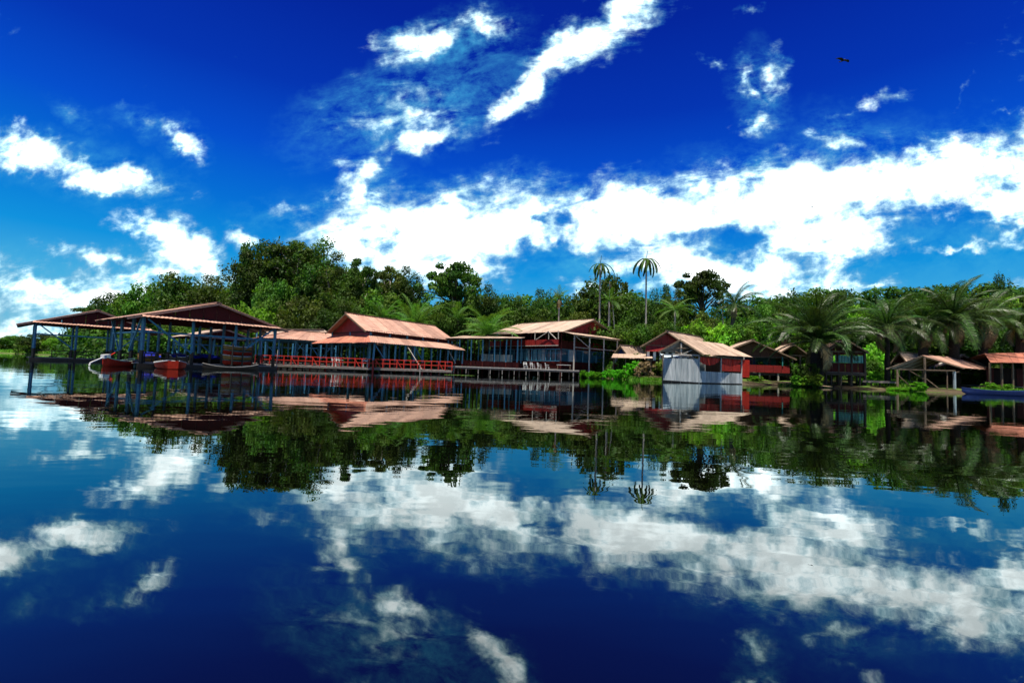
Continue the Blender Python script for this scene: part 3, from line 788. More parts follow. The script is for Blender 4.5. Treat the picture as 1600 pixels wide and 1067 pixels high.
# 8: grey tin hut on the water's edge
def tin_hut():
    gl, ap, gr = P(1029, 549, 57.5), P(1063, 530, 58), P(1100, 553.5, 57)
    rr_, er = P(1130, 537.5, 63.5), P(1176, 558, 62)
    eb = gl + (rr_ - ap)
    c = (gl + er) / 2
    root = thing('tin_hut', (c.x, c.y, 0), 'weathered hut with grey-blue corrugated walls and open timber gable at the water edge', 'hut')
    sheets(root, gr, er, rr_, ap, 9, M_ROOFC)
    sheets(root, eb, gl, ap, rr_, 9, M_ROOFG)
    beam('fascia', gl - Vector((0, 0, .1)), ap - Vector((0, 0, .1)), .06, M_WOOD, root, .18)
    beam('fascia', ap - Vector((0, 0, .1)), gr - Vector((0, 0, .1)), .06, M_WOOD, root, .18)
    a0, b0, c0 = G(1036, 58.3, 0), G(1092.5, 57.6, 0), G(1159.5, 61.0, 0)
    bk = V3(rr_ - ap, 0); a1 = a0 + bk * .95
    ztop = 2.85
    sheets(root, V3(a0, .25), V3(b0, .12), V3(b0, ztop), V3(a0, ztop), 6, M_TIN, 'wall_sheet', ridges=5, amp=.04)
    sheets(root, V3(b0, .12), V3(c0, .1), V3(c0, 1.35), V3(b0, 1.45), 7, M_TIN, 'wall_sheet', ridges=5, amp=.04)
    sheets(root, V3(a1, .3), V3(a0, .3), V3(a0, ztop), V3(a1, ztop), 7, M_TIN, 'wall_sheet', ridges=5, amp=.04)
    d0 = b0 + Vector((1.2, 5.5, 0)); 
    back0, back1 = V3(a0 + bk * .95, 0), V3(c0 + Vector((-.5, 5.0, 0)), 0)
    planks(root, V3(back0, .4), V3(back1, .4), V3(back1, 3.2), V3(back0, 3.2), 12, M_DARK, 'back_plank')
    for q, z1, m in ((a0, 3.3, M_WOOD), (b0, 3.25, M_GREY), (lerp(b0, c0, .5), 3.25, M_GREY), (c0, 3.2, M_GREY), (lerp(a0, b0, .5), 4.75, M_GREY), (lerp(a0, b0, .25), 3.3, M_WOOD), (lerp(a0, b0, .75), 3.3, M_WOOD)):
        beam('post', V3(q, -.5) + Vector((0, .13, 0)), V3(q, z1) + Vector((0, .13, 0)), .15, m, root)
    beam('tie_beam', V3(a0, 3.3) + Vector((0, -.05, 0)), V3(b0, 3.3) + Vector((0, -.05, 0)), .1, M_GREY, root, .16)
    mid = lerp(a0, b0, .5)
    beam('truss_strut', V3(mid, 3.35), V3(lerp(a0, b0, .8), 3.95), .09, M_GREY, root)
    beam('truss_strut', V3(mid, 3.35), V3(lerp(a0, b0, .2), 3.95), .09, M_WOOD, root)
    beam('truss_strut', V3(lerp(a0, b0, .28), 4.1), V3(lerp(a0, b0, .72), 4.1), .09, M_WOOD, root)
    for q0_, q1_ in ((a0, b0), (b0, c0), (a1, a0)): beam('gap_shade_beam', V3(q0_, .08) + Vector((0, .1, 0)), V3(q1_, .08) + Vector((0, .1, 0)), .1, M_DKWOOD, root, .4)  # dark beam added to stand for the shaded gap between walls and water
    # pale inner awning under the gable
    sheets(root, V3(a0, 2.95) + Vector((.3, .6, 0)), V3(b0, 2.95) + Vector((-.2, .6, 0)), V3(b0, 3.45) + Vector((0, 3, 0)), V3(a0, 3.45) + Vector((.5, 3, 0)), 5, M_TINW, 'awning_sheet')
    beam('wall_plate', V3(b0, 3.25) , V3(c0, 3.15), .1, M_WOOD, root, .14)
    # red valance boards and a scalloped red curtain
    d = (c0 - b0).normalized(); L = (c0 - b0).length
    nrm = Vector((-d.y, d.x, 0))
    n = 26; v = []; f = []
    for i in range(n + 1):
        s = i / n
        hang = 1.15 - .75 * abs(math.sin(s * math.pi * 2)) ** .7 * (1 if s < .98 else .3)
        p = b0 + d * (L * s) + nrm * (.25 + .07 * math.sin(i * 2.4))
        v += [V3(p, 3.18), V3(p, 3.18 - max(.35, 1.35 - hang * .9))]
    for i in range(n): f.append((2 * i, 2 * i + 1, 2 * i + 3, 2 * i + 2))
    cu = mesh('curtain', v, f, M_BRED, root)
    sl = cu.modifiers.new('cloth_thickness', 'SOLIDIFY'); sl.thickness = .02
    e0, e1 = c0 + d * .05, G(1171, 61.5, 0)
    planks(root, V3(e0, .9), V3(e1, .9), V3(e1, 3.1), V3(e0, 3.1), 3, M_BRED, 'red_board')
    MB().slab(V3(a0, .3), V3(b0, .3), V3(back1, .35), V3(back0, .35), .1).build('floor', M_DKWOOD, root)
    MB().slab(V3(b0, .3), V3(c0, .3), V3(back1, .33), V3(back1, .33) + Vector((-.02, 0, 0)), .1).build('floor', M_DKWOOD, root)
tin_hut()

# 9: red-walled house on stilts right of the tin hut
def red_wall_house():
    FL, FR = Vector(XY(1118, 72)), Vector(XY(1232, 70))
    dv = Vector((2.0, 9.5)); root, Q = shed('stilt_house', 'stilt house with low pale roof and red balcony wall right of the tin hut', 'house', FL, FR, dv, 4.1, 6.35, gablem=mat('brown_boards', (.16, .07, .035), (.08, .035, .02)), roofm=M_ROOFC,
        postm=M_DKWOOD, nx=4, ny=2, nsh=8, braces=False, floor_z=1.7, split=None, mid_beam=False, side_over=.8, over=.9)
    for i in range(9):
        a, b = i / 9 + .002, (i + 1) / 9 - .002
        MB().slab(Q(a, -.06, 1.7), Q(b, -.06, 1.7), Q(b, -.06, 2.75), Q(a, -.06, 2.75), .05).build('wall_panel', M_RED, root)
        MB().slab(Q(a, .45, 1.7), Q(b, .45, 1.7), Q(b, .45, 4.1), Q(a, .45, 4.1), .05).build('inner_wall_panel', M_NAVY if i < 6 else M_TEAL, root)
    for s in (.38, .9): beam('post', Q(s, -.065, 2.7), Q(s, -.065, 4.0), .12, M_TEAL if s > .5 else M_GREY, root)
    for s in (.1, .35, .6, .85):
        beam('stilt', Q(s, -.04, -.5), Q(s, -.04, 1.65), .2, M_GREY, root)
red_wall_house()
shed('hut', 'small open-gabled hut half hidden by the big palm fronds', 'hut', XY(1214, 74), XY(1262, 75), (1.5, 7), 4.7, 6.3, roofm=M_ROOFC, nx=4, ny=2, nsh=7, braces=False, floor_z=1.5, split=None, postm=M_WOOD, gable=False, mid_beam=False)

# 10: dark hut on stilts with teal windows
def dark_hut():
    FL, FR = Vector(XY(1291, 62)), Vector(XY(1351, 60.5))
    dv = Vector((2.2, 6)); root, Q = shed('stilt_house', 'dark brown gabled stilt house with teal windows beside the big palm', 'house', FL, FR, dv, 4.75, 6.15, gablem=M_MAROON,
        roofm=mat('rusty_brown_roof_iron', (.10, .06, .045), (.05, .03, .02), .7), postm=M_DKWOOD, nx=3, ny=2, nsh=6, braces=False, floor_z=2.0, split=None, mid_beam=False, side_over=.35, over=.6)
    for i in range(6):
        a, b = i / 6 + .004, (i + 1) / 6 - .004
        MB().slab(Q(a, 0, 2.0), Q(b, 0, 2.0), Q(b, 0, 3.15), Q(a, 0, 3.15), .05).build('wall_panel', M_MAROON, root)
        MB().slab(Q(a, 0, 4.15), Q(b, 0, 4.15), Q(b, 0, 4.7), Q(a, 0, 4.7), .05).build('wall_panel', M_MAROON, root)
        fr = MB()
        for (p, q) in ((Q(a, -.004, 3.2), Q(a, -.004, 4.1)), (Q(b, -.004, 3.2), Q(b, -.004, 4.1)), (Q(a, -.004, 3.2), Q(b, -.004, 3.2)), (Q((a + b) / 2, -.004, 3.2), Q((a + b) / 2, -.004, 4.1))): fr.beam(p, q, .06)
        w_ = fr.build('window', M_TEAL, root)
        if i != 1: MB().slab(Q(a, .004, 3.2), Q(b, .004, 3.2), Q(b, .004, 4.1), Q(a, .004, 4.1), .02).build('pane', mat('pale_teal_glass', (.16, .42, .34), (.05, .20, .16), .2, 6, .6, .4), w_)
    for i in range(9):
        beam('stilt', Q(i / 8, -.02 if i % 2 else .3, -.5), Q(i / 8 + rng.uniform(-.02, .02), -.02 if i % 2 else .3, 1.95), .14, M_WOOD if i % 3 == 0 else M_DKWOOD, root)
dark_hut()

# 11: open shelter at the right
def shelter():
    gl, ap, gr = P(1385, 576, 57.5), P(1441, 555.5, 58.5), P(1507, 575, 57.5)
    rr_, er = P(1489, 558, 65), P(1556, 578.5, 63.5)
    eb = gl + (rr_ - ap)
    c = (gl + er) / 2
    root = thing('shelter', (c.x, c.y, 0), 'open-sided shelter with pink-red roof, diagonal struts and grey posts at the right bank', 'shelter')
    sheets(root, gr, er, rr_, ap, 9, M_ROOF)
    sheets(root, eb, gl, ap, rr_, 8, M_ROOFG)
    beam('fascia', gl - Vector((0, 0, .08)), ap - Vector((0, 0, .08)), .06, M_WOOD, root, .14)
    beam('fascia', ap - Vector((0, 0, .08)), gr - Vector((0, 0, .08)), .06, M_WOOD, root, .14)
    for t in (.2, .45, .7, .95):
        beam('rafter', lerp(gl, eb, t) - Vector((0, 0, .1)), lerp(ap, rr_, t) - Vector((0, 0, .1)), .08, M_WOOD, root, .12)
        beam('rafter', lerp(gr, er, t) - Vector((0, 0, .1)), lerp(ap, rr_, t) - Vector((0, 0, .1)), .08, M_WOOD, root, .12)
    fL, fM, fR = lerp(gl, gr, .14), lerp(gl, gr, .49), lerp(gl, gr, .87)
    bR, bL = lerp(gr, er, .96) + Vector((-.6, .2, 0)), lerp(gl, eb, .9) + Vector((.6, 0, 0))
    z = gl.z - .05
    for p, z1, m, wd in ((fL, z, M_WOOD, .16), (fM, ap.z - .2, M_WOOD, .17), (fR, z, M_TINW, .2), (bR, z - .1, M_WOOD, .16), (bL, z, M_WOOD, .16), (lerp(fR, fM, .25), z, M_WOOD, .1)):
        beam('post', V3(p, -.4), V3(p, z1), wd, m, root)
    beam('tie_beam', V3(fL, z + .02) - Vector((0, .1, 0)), V3(fR, z + .1) - Vector((0, .1, 0)), .1, M_WOOD, root, .14)
    beam('tie_beam', V3(bL, z + .02), V3(bR, z + .02), .1, M_WOOD, root, .14)
    beam('strut', V3(fM, 1.6), V3(lerp(fM, fR, .5), .3), .09, M_WOOD, root)
    beam('strut', V3(fL, z - .6), V3(lerp(fL, fM, .55), .3), .09, M_WOOD, root)
    beam('strut', V3(fR, 2.3), V3(fR, z) + Vector((1.2, .3, 0)) * .6, .08, M_WOOD, root)
    beam('strut', V3(bR, 1.9), V3(lerp(bR, fR, .5), .2), .12, M_WOOD, root)
    beam('strut', V3(fM, z - .1) + Vector((-1.4, .4, 0)), V3(fM, 1.4), .08, M_WOOD, root)
shelter()

# 12: roof at the right edge and its walls
def edge_house():
    A, B, C, D = P(1548, 566.5, 58), P(1690, 568, 57), P(1680, 550, 62), P(1538, 552.5, 62.5)
    c = (A + C) / 2
    root = thing('stilt_house', (c.x, c.y, 0), 'long house with orange-red roof at the right edge behind hanging fronds', 'house')
    sheets(root, A, B, C, D, 12, M_ROOFR)
    E, F_ = C + Vector((0, 5, -1.2)), D + Vector((0, 5, -1.2))
    sheets(root, E, F_, D, C, 12, M_ROOFR)
    for i in range(9):
        s = i / 8
        p = bil(A, B, C, D, s, .1); post(root, p, -.2, p.z - .1, M_WOOD, .16)
    for i in range(12):
        p, q = bil(A, B, C, D, i / 12, .7), bil(A, B, C, D, (i + .97) / 12, .7)
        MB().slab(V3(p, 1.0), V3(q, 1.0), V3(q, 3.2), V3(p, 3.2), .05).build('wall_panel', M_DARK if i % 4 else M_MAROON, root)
        q2, p2 = q + Vector((0, 4, 0)), p + Vector((0, 4, 0))
        MB().slab(V3(p, .95), V3(q, .95), V3(q2, .95), V3(p2, .95), .08).build('floor_board', M_DECK, root)
edge_house()
shed('hut', 'small hut with pale roof corner showing behind the slender palm trunk', 'hut', XY(1396, 66), XY(1420, 64), (8, 5), 3.7, 5.0, roofm=M_ROOFC, nx=2, ny=2, nsh=6, braces=False, floor_z=1.2, split=None, postm=M_DKWOOD, mid_beam=False)
shed('hut', 'dark hut under the palms behind the open shelter', 'hut', XY(1480, 68), XY(1530, 65), (4, 6), 3.9, 5.0, roofm=M_ROOFG, nx=3, ny=2, nsh=6, braces=False, floor_z=1.2, split=None, postm=M_DKWOOD, mid_beam=False)
boardwalk(1348, 60.5, 1402, 58, 1.05, 8, 'narrow raised footway on thin stilts between the dark hut and the shelter', rail=False, wd=1.2)
# ------------------------------------------------------------------ vegetation
def leaf_mesh(name, seed, rz=.8, nclump=60, nleaf=150, leaf=.045, cr=(.2, .36), inner=.35, flat=.7, bottom=-.35, shell=(.55, .95), lean=0.0, hollow=0.0, mass=None):
    """a crown of separate leaves gathered in clumps; unit radius, height about 2*rz"""
    g = np.random.default_rng(seed)
    cs = []
    while len(cs) < nclump:
        d = g.normal(size=3); d /= np.linalg.norm(d)
        if d[2] < bottom: continue
        r = g.uniform(*shell) if g.random() > inner else g.uniform(.1, .6)
        lob = 1 + .16 * math.sin(3 * math.atan2(d[1], d[0]) + seed) + .10 * math.sin(5 * math.atan2(d[1], d[0]) + 2 * seed)
        c = np.array([d[0] * r * lob, d[1] * r * lob, d[2] * r * rz + lean * d[0]])
        if hollow and g.random() < hollow and r < .6: continue
        cs.append(c)
    cs = np.array(cs)
    crs = g.uniform(cr[0], cr[1], nclump)
    n = nclump * nleaf
    ci = np.repeat(np.arange(nclump), nleaf)
    d = g.normal(size=(n, 3)); d /= np.linalg.norm(d, axis=1)[:, None]
    rad = crs[ci] * g.uniform(.35, 1.0, n) ** .6 * (1 + .25 * g.normal(size=n) * .5)
    pos = cs[ci] + d * rad[:, None] * np.array([1, 1, flat])
    nor = d * .7 + g.normal(size=(n, 3)) * .55 + np.array([0, 0, .35]); nor /= np.linalg.norm(nor, axis=1)[:, None]
    t1 = np.cross(nor, g.normal(size=(n, 3))); t1 /= np.linalg.norm(t1, axis=1)[:, None]
    t2 = np.cross(nor, t1)
    s = leaf * g.uniform(.55, 1.35, n)
    a = pos + t1 * s[:, None]; b = pos + t2 * (s * .55)[:, None] + nor * (s * .12)[:, None]
    c = pos - t1 * s[:, None]; e = pos - t2 * (s * .55)[:, None] + nor * (s * .12)[:, None]
    v = np.stack([a, b, c, e], 1).reshape(-1, 3)
    ct = g.uniform(0, 1, nclump)
    tint = np.clip(ct[ci] * .6 + g.uniform(0, .45, n), 0, 1)
    return v, np.repeat(tint, 4), cs
def np_mesh(name, v, tint, m):
    me = bpy.data.meshes.new(name); n = len(v) // 4
    me.vertices.add(len(v)); me.vertices.foreach_set('co', v.astype(np.float32).ravel())
    me.loops.add(n * 4); me.loops.foreach_set('vertex_index', np.arange(n * 4, dtype=np.int32))
    me.polygons.add(n); me.polygons.foreach_set('loop_start', np.arange(0, n * 4, 4, dtype=np.int32))
    me.update(calc_edges=True)
    at_ = me.attributes.new('tint', 'FLOAT', 'POINT'); at_.data.foreach_set('value', tint.astype(np.float32))
    me.materials.append(m)
    return me
SPEC = [
    dict(rz=.80, nclump=75, nleaf=150), dict(rz=.72, nclump=70, nleaf=150, flat=.6), dict(rz=.95, nclump=80, nleaf=140),          # dense domes
    dict(rz=1.5, nclump=85, nleaf=140, cr=(.22, .42), bottom=-.9), dict(rz=1.25, nclump=75, nleaf=140, cr=(.2, .45), bottom=-.9),   # tall and uneven
    dict(rz=.85, nclump=62, nleaf=120, cr=(.13, .24), inner=.12, flat=.55, bottom=-.5, leaf=.04), dict(rz=.7, nclump=58, nleaf=120, cr=(.14, .24), inner=.15, flat=.5, leaf=.04),    # open, with gaps
    dict(rz=.7, nclump=34, nleaf=130, cr=(.25, .4), leaf=.07, bottom=-.3),                                                       # bush
    dict(rz=1.9, nclump=70, nleaf=130, cr=(.22, .42), leaf=.05, bottom=-.95),
    dict(rz=.8, nclump=60, nleaf=60, cr=(.14, .26), leaf=.085, bottom=-.9, shell=(.5, 1.05)),    # shore plants; previous: narrow column, vine-hung
]
CROWNS = []
for i, sp in enumerate(SPEC):
    v, t, cs = leaf_mesh('crown', 11 + i * 7, **sp)
    CROWNS.append((np_mesh('crown', v, t, L_DEEP), cs, sp['rz']))

def ground_at(p):
    px = 800 + F * p.x / p.y
    s = G(px, shore_d(min(2390, max(-690, px))), 0); 
    return max(-.3, ground_z(math.hypot(p.x, p.y) - math.hypot(s.x, s.y)))
def tree(px, top, wpx, D, var, lm, label, frac=.6, name='tree', cat='tree', group=None, barkm=None, limbs=7, squash=None):
    top_p = P(px, top, D)
    zb = ground_at(top_p)
    H = top_p.z - zb
    Rr = wpx / 2 * D / F
    me, cs, rz = CROWNS[var]
    Hc = H * frac                    # full crown height
    lowz = -.35 * rz - .2 if SPEC[var].get('bottom', -.35) > -.5 else -rz
    topz = rz * .95 + .2
    sz = Hc / (topz - lowz)
    zc = top_p.z - topz * sz - zb
    root = thing(name, (top_p.x, top_p.y, zb), label, cat, group)
    cr = bpy.data.objects.new('crown', me); COL.objects.link(cr); cr.parent = root
    cr.material_slots[0].link = 'OBJECT'; cr.material_slots[0].material = lm
    a = rng.uniform(0, 6.28)
    cr.location = (0, 0, zc); cr.scale = (Rr, Rr * .95, sz); cr.rotation_euler = (0, 0, a)
    if limbs:
        tr = max(.12, H * .017)
        mb = MB(); bend = rng.uniform(-.4, .4)
        base = root.location
        pts = [base + Vector((0, 0, -.3)), base + Vector((bend * .5, 0, zc * .5)), base + Vector((bend, 0, zc - .1 * sz))]
        mb.tube(pts, [tr * 1.3, tr, tr * .7]); tro = mb.build('trunk', barkm or M_BARK, root, True)
        lb = MB(); s = pts[2]
        sel = sorted(range(len(cs)), key=lambda k: -np.hypot(cs[k][0], cs[k][1]) - cs[k][2] * .5)[::max(1, len(cs) // limbs)][:limbs]
        for k in sel:
            c = cs[k]; x, y = c[0] * Rr, c[1] * Rr * .95
            e = base + Vector((x * math.cos(a) - y * math.sin(a), x * math.sin(a) + y * math.cos(a), zc + c[2] * sz))
            mid = lerp(s, e, .5) + Vector((0, 0, -.06 * sz)); st = lerp(pts[1], s, rng.uniform(.5, 1))
            lb.tube([st, mid, e], [tr * .55, tr * .35, tr * .12], 5)
        lb.build('limb', barkm or M_BARK, root, True)
    return root

T = [
 # far left bank
 (22, 523, 62, 225, 0, L_MID, 'low round tree across the water touching the left edge of the photo', .8),
 (75, 519, 70, 190, 1, L_DEEP, 'dark spreading tree on the far grass bank left of the first shed posts', .8),
 (100, 524, 40, 165, 2, L_LIME, 'light green small tree on the grass bank seen through the left shed', .8),
 (140, 516, 60, 150, 0, L_MID, 'mid green tree seen through the middle of the leftmost shed', .8),
 # left flank of the forest
 (150, 468, 66, 128, 5, L_DEEP, 'leftmost forest tree with a low loose crown beyond the left shed gable', .6),
 (182, 451, 70, 124, 2, L_DEEP, 'upright dark tree rising just behind the gap of the two maroon gables', .7),
 (238, 432, 86, 118, 1, L_MID, 'broad tree stepping up the left flank above the boat shed rake', .75),
 (283, 421, 92, 114, 0, L_DEEP, 'rounded dark tree right above the ridge of the large boat shed', .75),
 (335, 424, 84, 112, 4, L_OLIVE, 'olive tree with uneven crown between the boat shed ridge and the giant tree', .8),
 (375, 436, 60, 108, 2, L_MID, 'mid green tree in the notch left of the giant tree', .8),
 # the big cluster
 (410, 364, 84, 104, 3, L_DEEP, 'tall dark vine-hung giant at the left end of the highest clump', .8),
 (400, 368, 66, 107, 2, L_DEEP, 'dark dome forming the steep left edge of the highest clump', .7),
 (440, 366, 70, 107, 1, L_OLIVE, 'olive dome between the left giant and the highest open crown', .7),
 (430, 428, 74, 96, 0, L_MID, 'lit dome leaning on the front of the left giant', .8),
 (468, 356, 104, 106, 5, L_DEEP, 'highest tree with open branching crown against the cloud', .55),
 (500, 362, 78, 103, 3, L_DEEP, 'tall dark tree right of the highest open crown', .8),
 (522, 380, 62, 101, 8, L_OLIVE, 'narrow olive tree draped with creepers in the high clump', .9),
 (568, 390, 72, 102, 5, L_DEEP, 'loose crowned tree at the right shoulder of the high clump', .6),
 (545, 415, 70, 99, 3, L_MID, 'mid green tall tree below the right shoulder of the high clump', .85),
 (614, 398, 66, 106, 5, L_OLIVE, 'thin see-through olive tree with sky in its crown', .6),
 (640, 411, 56, 104, 4, L_DEEP, 'dark tree on the right slope above the two-tier hall roof', .75),
 (600, 448, 90, 94, 0, L_MID, 'rounded mid green tree right above the two-tier hall', .8),
 (480, 455, 90, 92, 1, L_OLIVE, 'wide olive tree low in front of the giant trees', .8),
 (395, 463, 70, 88, 7, L_LIME, 'small bright lime tree behind the right slope of the boat shed roof', .9),
 (345, 470, 70, 92, 2, L_MID, 'green tree directly behind the apex of the large boat shed', .8),
 (540, 462, 80, 90, 2, L_DEEP, 'dark tree right behind the apex of the two-tier hall', .8),
 # middle
 (713, 398, 108, 104, 6, L_DEEP, 'umbrella shaped tree standing alone with wide dark crown on the cloud', .5),
 (722, 425, 70, 103, 5, L_DEEP, 'lower storey of loose foliage under the lone umbrella tree', .7),
 (765, 440, 48, 102, 4, L_DEEP, 'dark tree right of the lone umbrella crown', .8),
 (700, 462, 70, 94, 2, L_MID, 'green tree under the lone umbrella tree', .85),
 (800, 452, 60, 104, 2, L_DEEP, 'low dark crown above the left part of the two-storey house roof', .8),
 (848, 446, 56, 103, 4, L_DEEP, 'pointed dark crown left of the dead-fronded palm', .8),
 (830, 475, 90, 96, 0, L_MID, 'mid green tree directly above the ridge of the two-storey house', .8),
 (900, 449, 56, 102, 1, L_DEEP, 'small spreading crown just left of the slim palm stems', .8),
 (948, 420, 112, 104, 1, L_DEEP, 'big domed tree behind the left tall thin palm', .7),
 (985, 450, 70, 100, 2, L_MID, 'mid green crown between the two tall thin palms', .8),
 (905, 482, 70, 93, 2, L_OLIVE, 'olive tree at the foot of the domed tree', .85),
 (1035, 440, 46, 100, 4, L_DEEP, 'narrow dark crown left of the round open tree', .8),
 (1097, 412, 100, 101, 6, L_DEEP, 'round open crown on a thin bare trunk with sky beneath it', .48),
 (1066, 446, 50, 99, 4, L_MID, 'mid green crown filling the gap left of the round open tree', .85),
 (1050, 462, 70, 96, 0, L_MID, 'green crown behind the small feathery palm', .85),
 (1000, 485, 80, 90, 2, L_DEEP, 'dark shade tree behind the right tall thin palm', .85),
 (1100, 478, 60, 94, 1, L_OLIVE, 'olive crown under the round open tree', .85),
 (1090, 494, 96, 86, 7, L_LIME, 'bright lime bush-like tree above the tin hut roof', .9),
 (1152, 498, 90, 84, 7, L_LIME, 'bright green leafy mound right of the lime tree', .9),
 (1205, 500, 76, 83, 0, L_LIME, 'light green tree left of the big shaggy palm', .9),
 (1195, 466, 60, 96, 2, L_MID, 'green crown right of the leaning palm', .85),
 (1240, 447, 80, 98, 1, L_MID, 'green tree behind the left fronds of the big shaggy palm', .8),
 (1310, 444, 70, 98, 2, L_DEEP, 'dark crown peeping between the big palm and the right palms', .8),
 (1350, 470, 70, 90, 0, L_LIME, 'light green tree between the big palm and the palm group', .85),
 (1345, 530, 66, 74, 7, L_LIME, 'bright bush lit behind the slender palm trunk', .95),
 (1562, 421, 40, 96, 4, L_DEEP, 'small dark knob of a tree on the skyline near the right edge', .8),
 (1600, 430, 70, 92, 5, L_MID, 'feathery light tree at the right edge skyline', .7),
 (1555, 455, 90, 84, 0, L_LIME, 'yellow green tree behind the rightmost palm fronds', .85),
 (1420, 455, 90, 88, 2, L_MID, 'mid green tree filling behind the palm group', .85),
 (1500, 450, 90, 88, 1, L_DEEP, 'dark tree filling behind the tallest palm fronds', .85),
 (1600, 490, 90, 72, 2, L_DEEP, 'dark tree hanging over the red roof at the right edge', .85),
]
for (px, top, wd, D, var, lm, lab, fr) in T:
    tree(px, top, wd, D, var, lm, lab, fr, group='forest trees behind the houses', barkm=M_PBARK if var in (5, 8) else None, limbs=12 if var in (5, 6) else 7)

# far wood and undergrowth: masses nobody could count
def mass(name, items, m, spec, seed, label=None):
    vs_, ts_ = [], []
    g = np.random.default_rng(seed)
    base = [leaf_mesh('x', 200 + k + seed, **spec) for k in range(4)]
    for (x, y, z, r, h) in items:
        v, t, _ = base[int(g.integers(4))]
        a = g.uniform(0, 6.28); c, s = math.cos(a), math.sin(a)
        M = np.array([[c * r, -s * r, 0], [s * r, c * r, 0], [0, 0, h]])
        vs_.append(v @ M.T + np.array([x, y, z])); ts_.append(np.clip(t * g.uniform(.5, 1.2), 0, 1))
    me = np_mesh(name, np.concatenate(vs_), np.concatenate(ts_), m)
    o = bpy.data.objects.new(name, me); COL.objects.link(o); tag(o, kind='stuff')
    return o
rf = random.Random(21)
SKY = [(110, 495), (160, 470), (200, 455), (240, 440), (300, 430), (360, 440), (400, 400), (470, 390), (540, 410), (600, 425), (650, 440), (680, 466), (720, 446), (800, 452), (900, 450), (960, 438), (1020, 452),
       (1080, 472), (1150, 462), (1200, 452), (1240, 444), (1300, 444), (1400, 440), (1500, 430), (1600, 430), (1900, 410)]
def sky_y(px):
    for (a, ya), (b, yb) in zip(SKY, SKY[1:]):
        if a <= px <= b: return lerp(ya, yb, (px - a) / (b - a))
    return 500
items = []
for px in range(125, 1900, 19):
    for row in range(3):
        D = 112 + row * 5 + rf.uniform(-3, 3) - (12 if px > 1200 else 0)
        x = px + rf.uniform(-10, 10)
        y = lerp(sky_y(px) + 10, 545, (2 - row) / 3.1) + rf.uniform(-4, 12)
        D = D - (2 - row) * 7
        p = P(x, y, D); r = rf.uniform(3.2, 5.0); zb = ground_at(p)
        h = r * rf.uniform(.8, 1.2)
        items.append((p.x, p.y, p.z - h * .95, r, h))
        if row == 2: items.append((p.x + 2, p.y + 3, p.z - h * 2.2, r, h * 1.4))
mass('forest', items, L_DEEP, dict(rz=.9, nclump=22, nleaf=46, leaf=.095, cr=(.3, .5), bottom=-.8, inner=.2), 5)
items = []
for px in range(-300, 60, 12):
    D = 228 + rf.uniform(-4, 8); p = P(px + rf.uniform(-5, 5), 531 + rf.uniform(-4, 6) - max(0, -px) * .03, D)
    r = rf.uniform(4, 7); items.append((p.x, p.y, p.z - r * .9, r, r))
for px in range(50, 260, 9):
    D = lerp(200, 118, (px - 50) / 210.) + rf.uniform(-4, 6); p = P(px + rf.uniform(-5, 5), lerp(530, 505, (px - 50) / 210.) + rf.uniform(-5, 6), D)
    r = rf.uniform(3.5, 5.5); items.append((p.x, p.y, p.z - r * .9, r, r))
mass('distant_treeline_foliage', items, L_MID, dict(rz=.8, nclump=20, nleaf=40, leaf=.1, cr=(.3, .5), bottom=-.8), 9)
items = []
for px in range(240, 1800, 7):
    for row in range(2):
        sd = shore_d(px) + (2 if px < 980 else 9) + row * 7 + rf.uniform(0, 5)
        p = G(px + rf.uniform(-4, 4), sd, 0); r = rf.uniform(1.1, 2.3)
        if px > 980 and row == 0 and rf.random() < .45: continue
        items.append((p.x, p.y, ground_at(p) + r * .5, r, r * rf.uniform(.7, 1.3)))
mass('undergrowth', items, L_MID, dict(rz=.9, nclump=16, nleaf=48, leaf=.10, cr=(.3, .5), bottom=-.5), 13)
# second depth of low mid-height growth
items = []
for px in range(240, 1800, 10):
    p = P(px + rf.uniform(-6, 6), rf.uniform(505, 535) , (100 if px < 900 else 84) + rf.uniform(-3, 4))
    r = rf.uniform(2.0, 3.4); items.append((p.x, p.y, p.z - r * .5, r, r * rf.uniform(.8, 1.3)))
    items.append((p.x, p.y + 1, p.z - r * 2.1, r, r * 1.2))
mass('forest_understorey_foliage', items, L_MID, dict(rz=.9, nclump=22, nleaf=60, leaf=.075, cr=(.3, .5), bottom=-.8), 17)

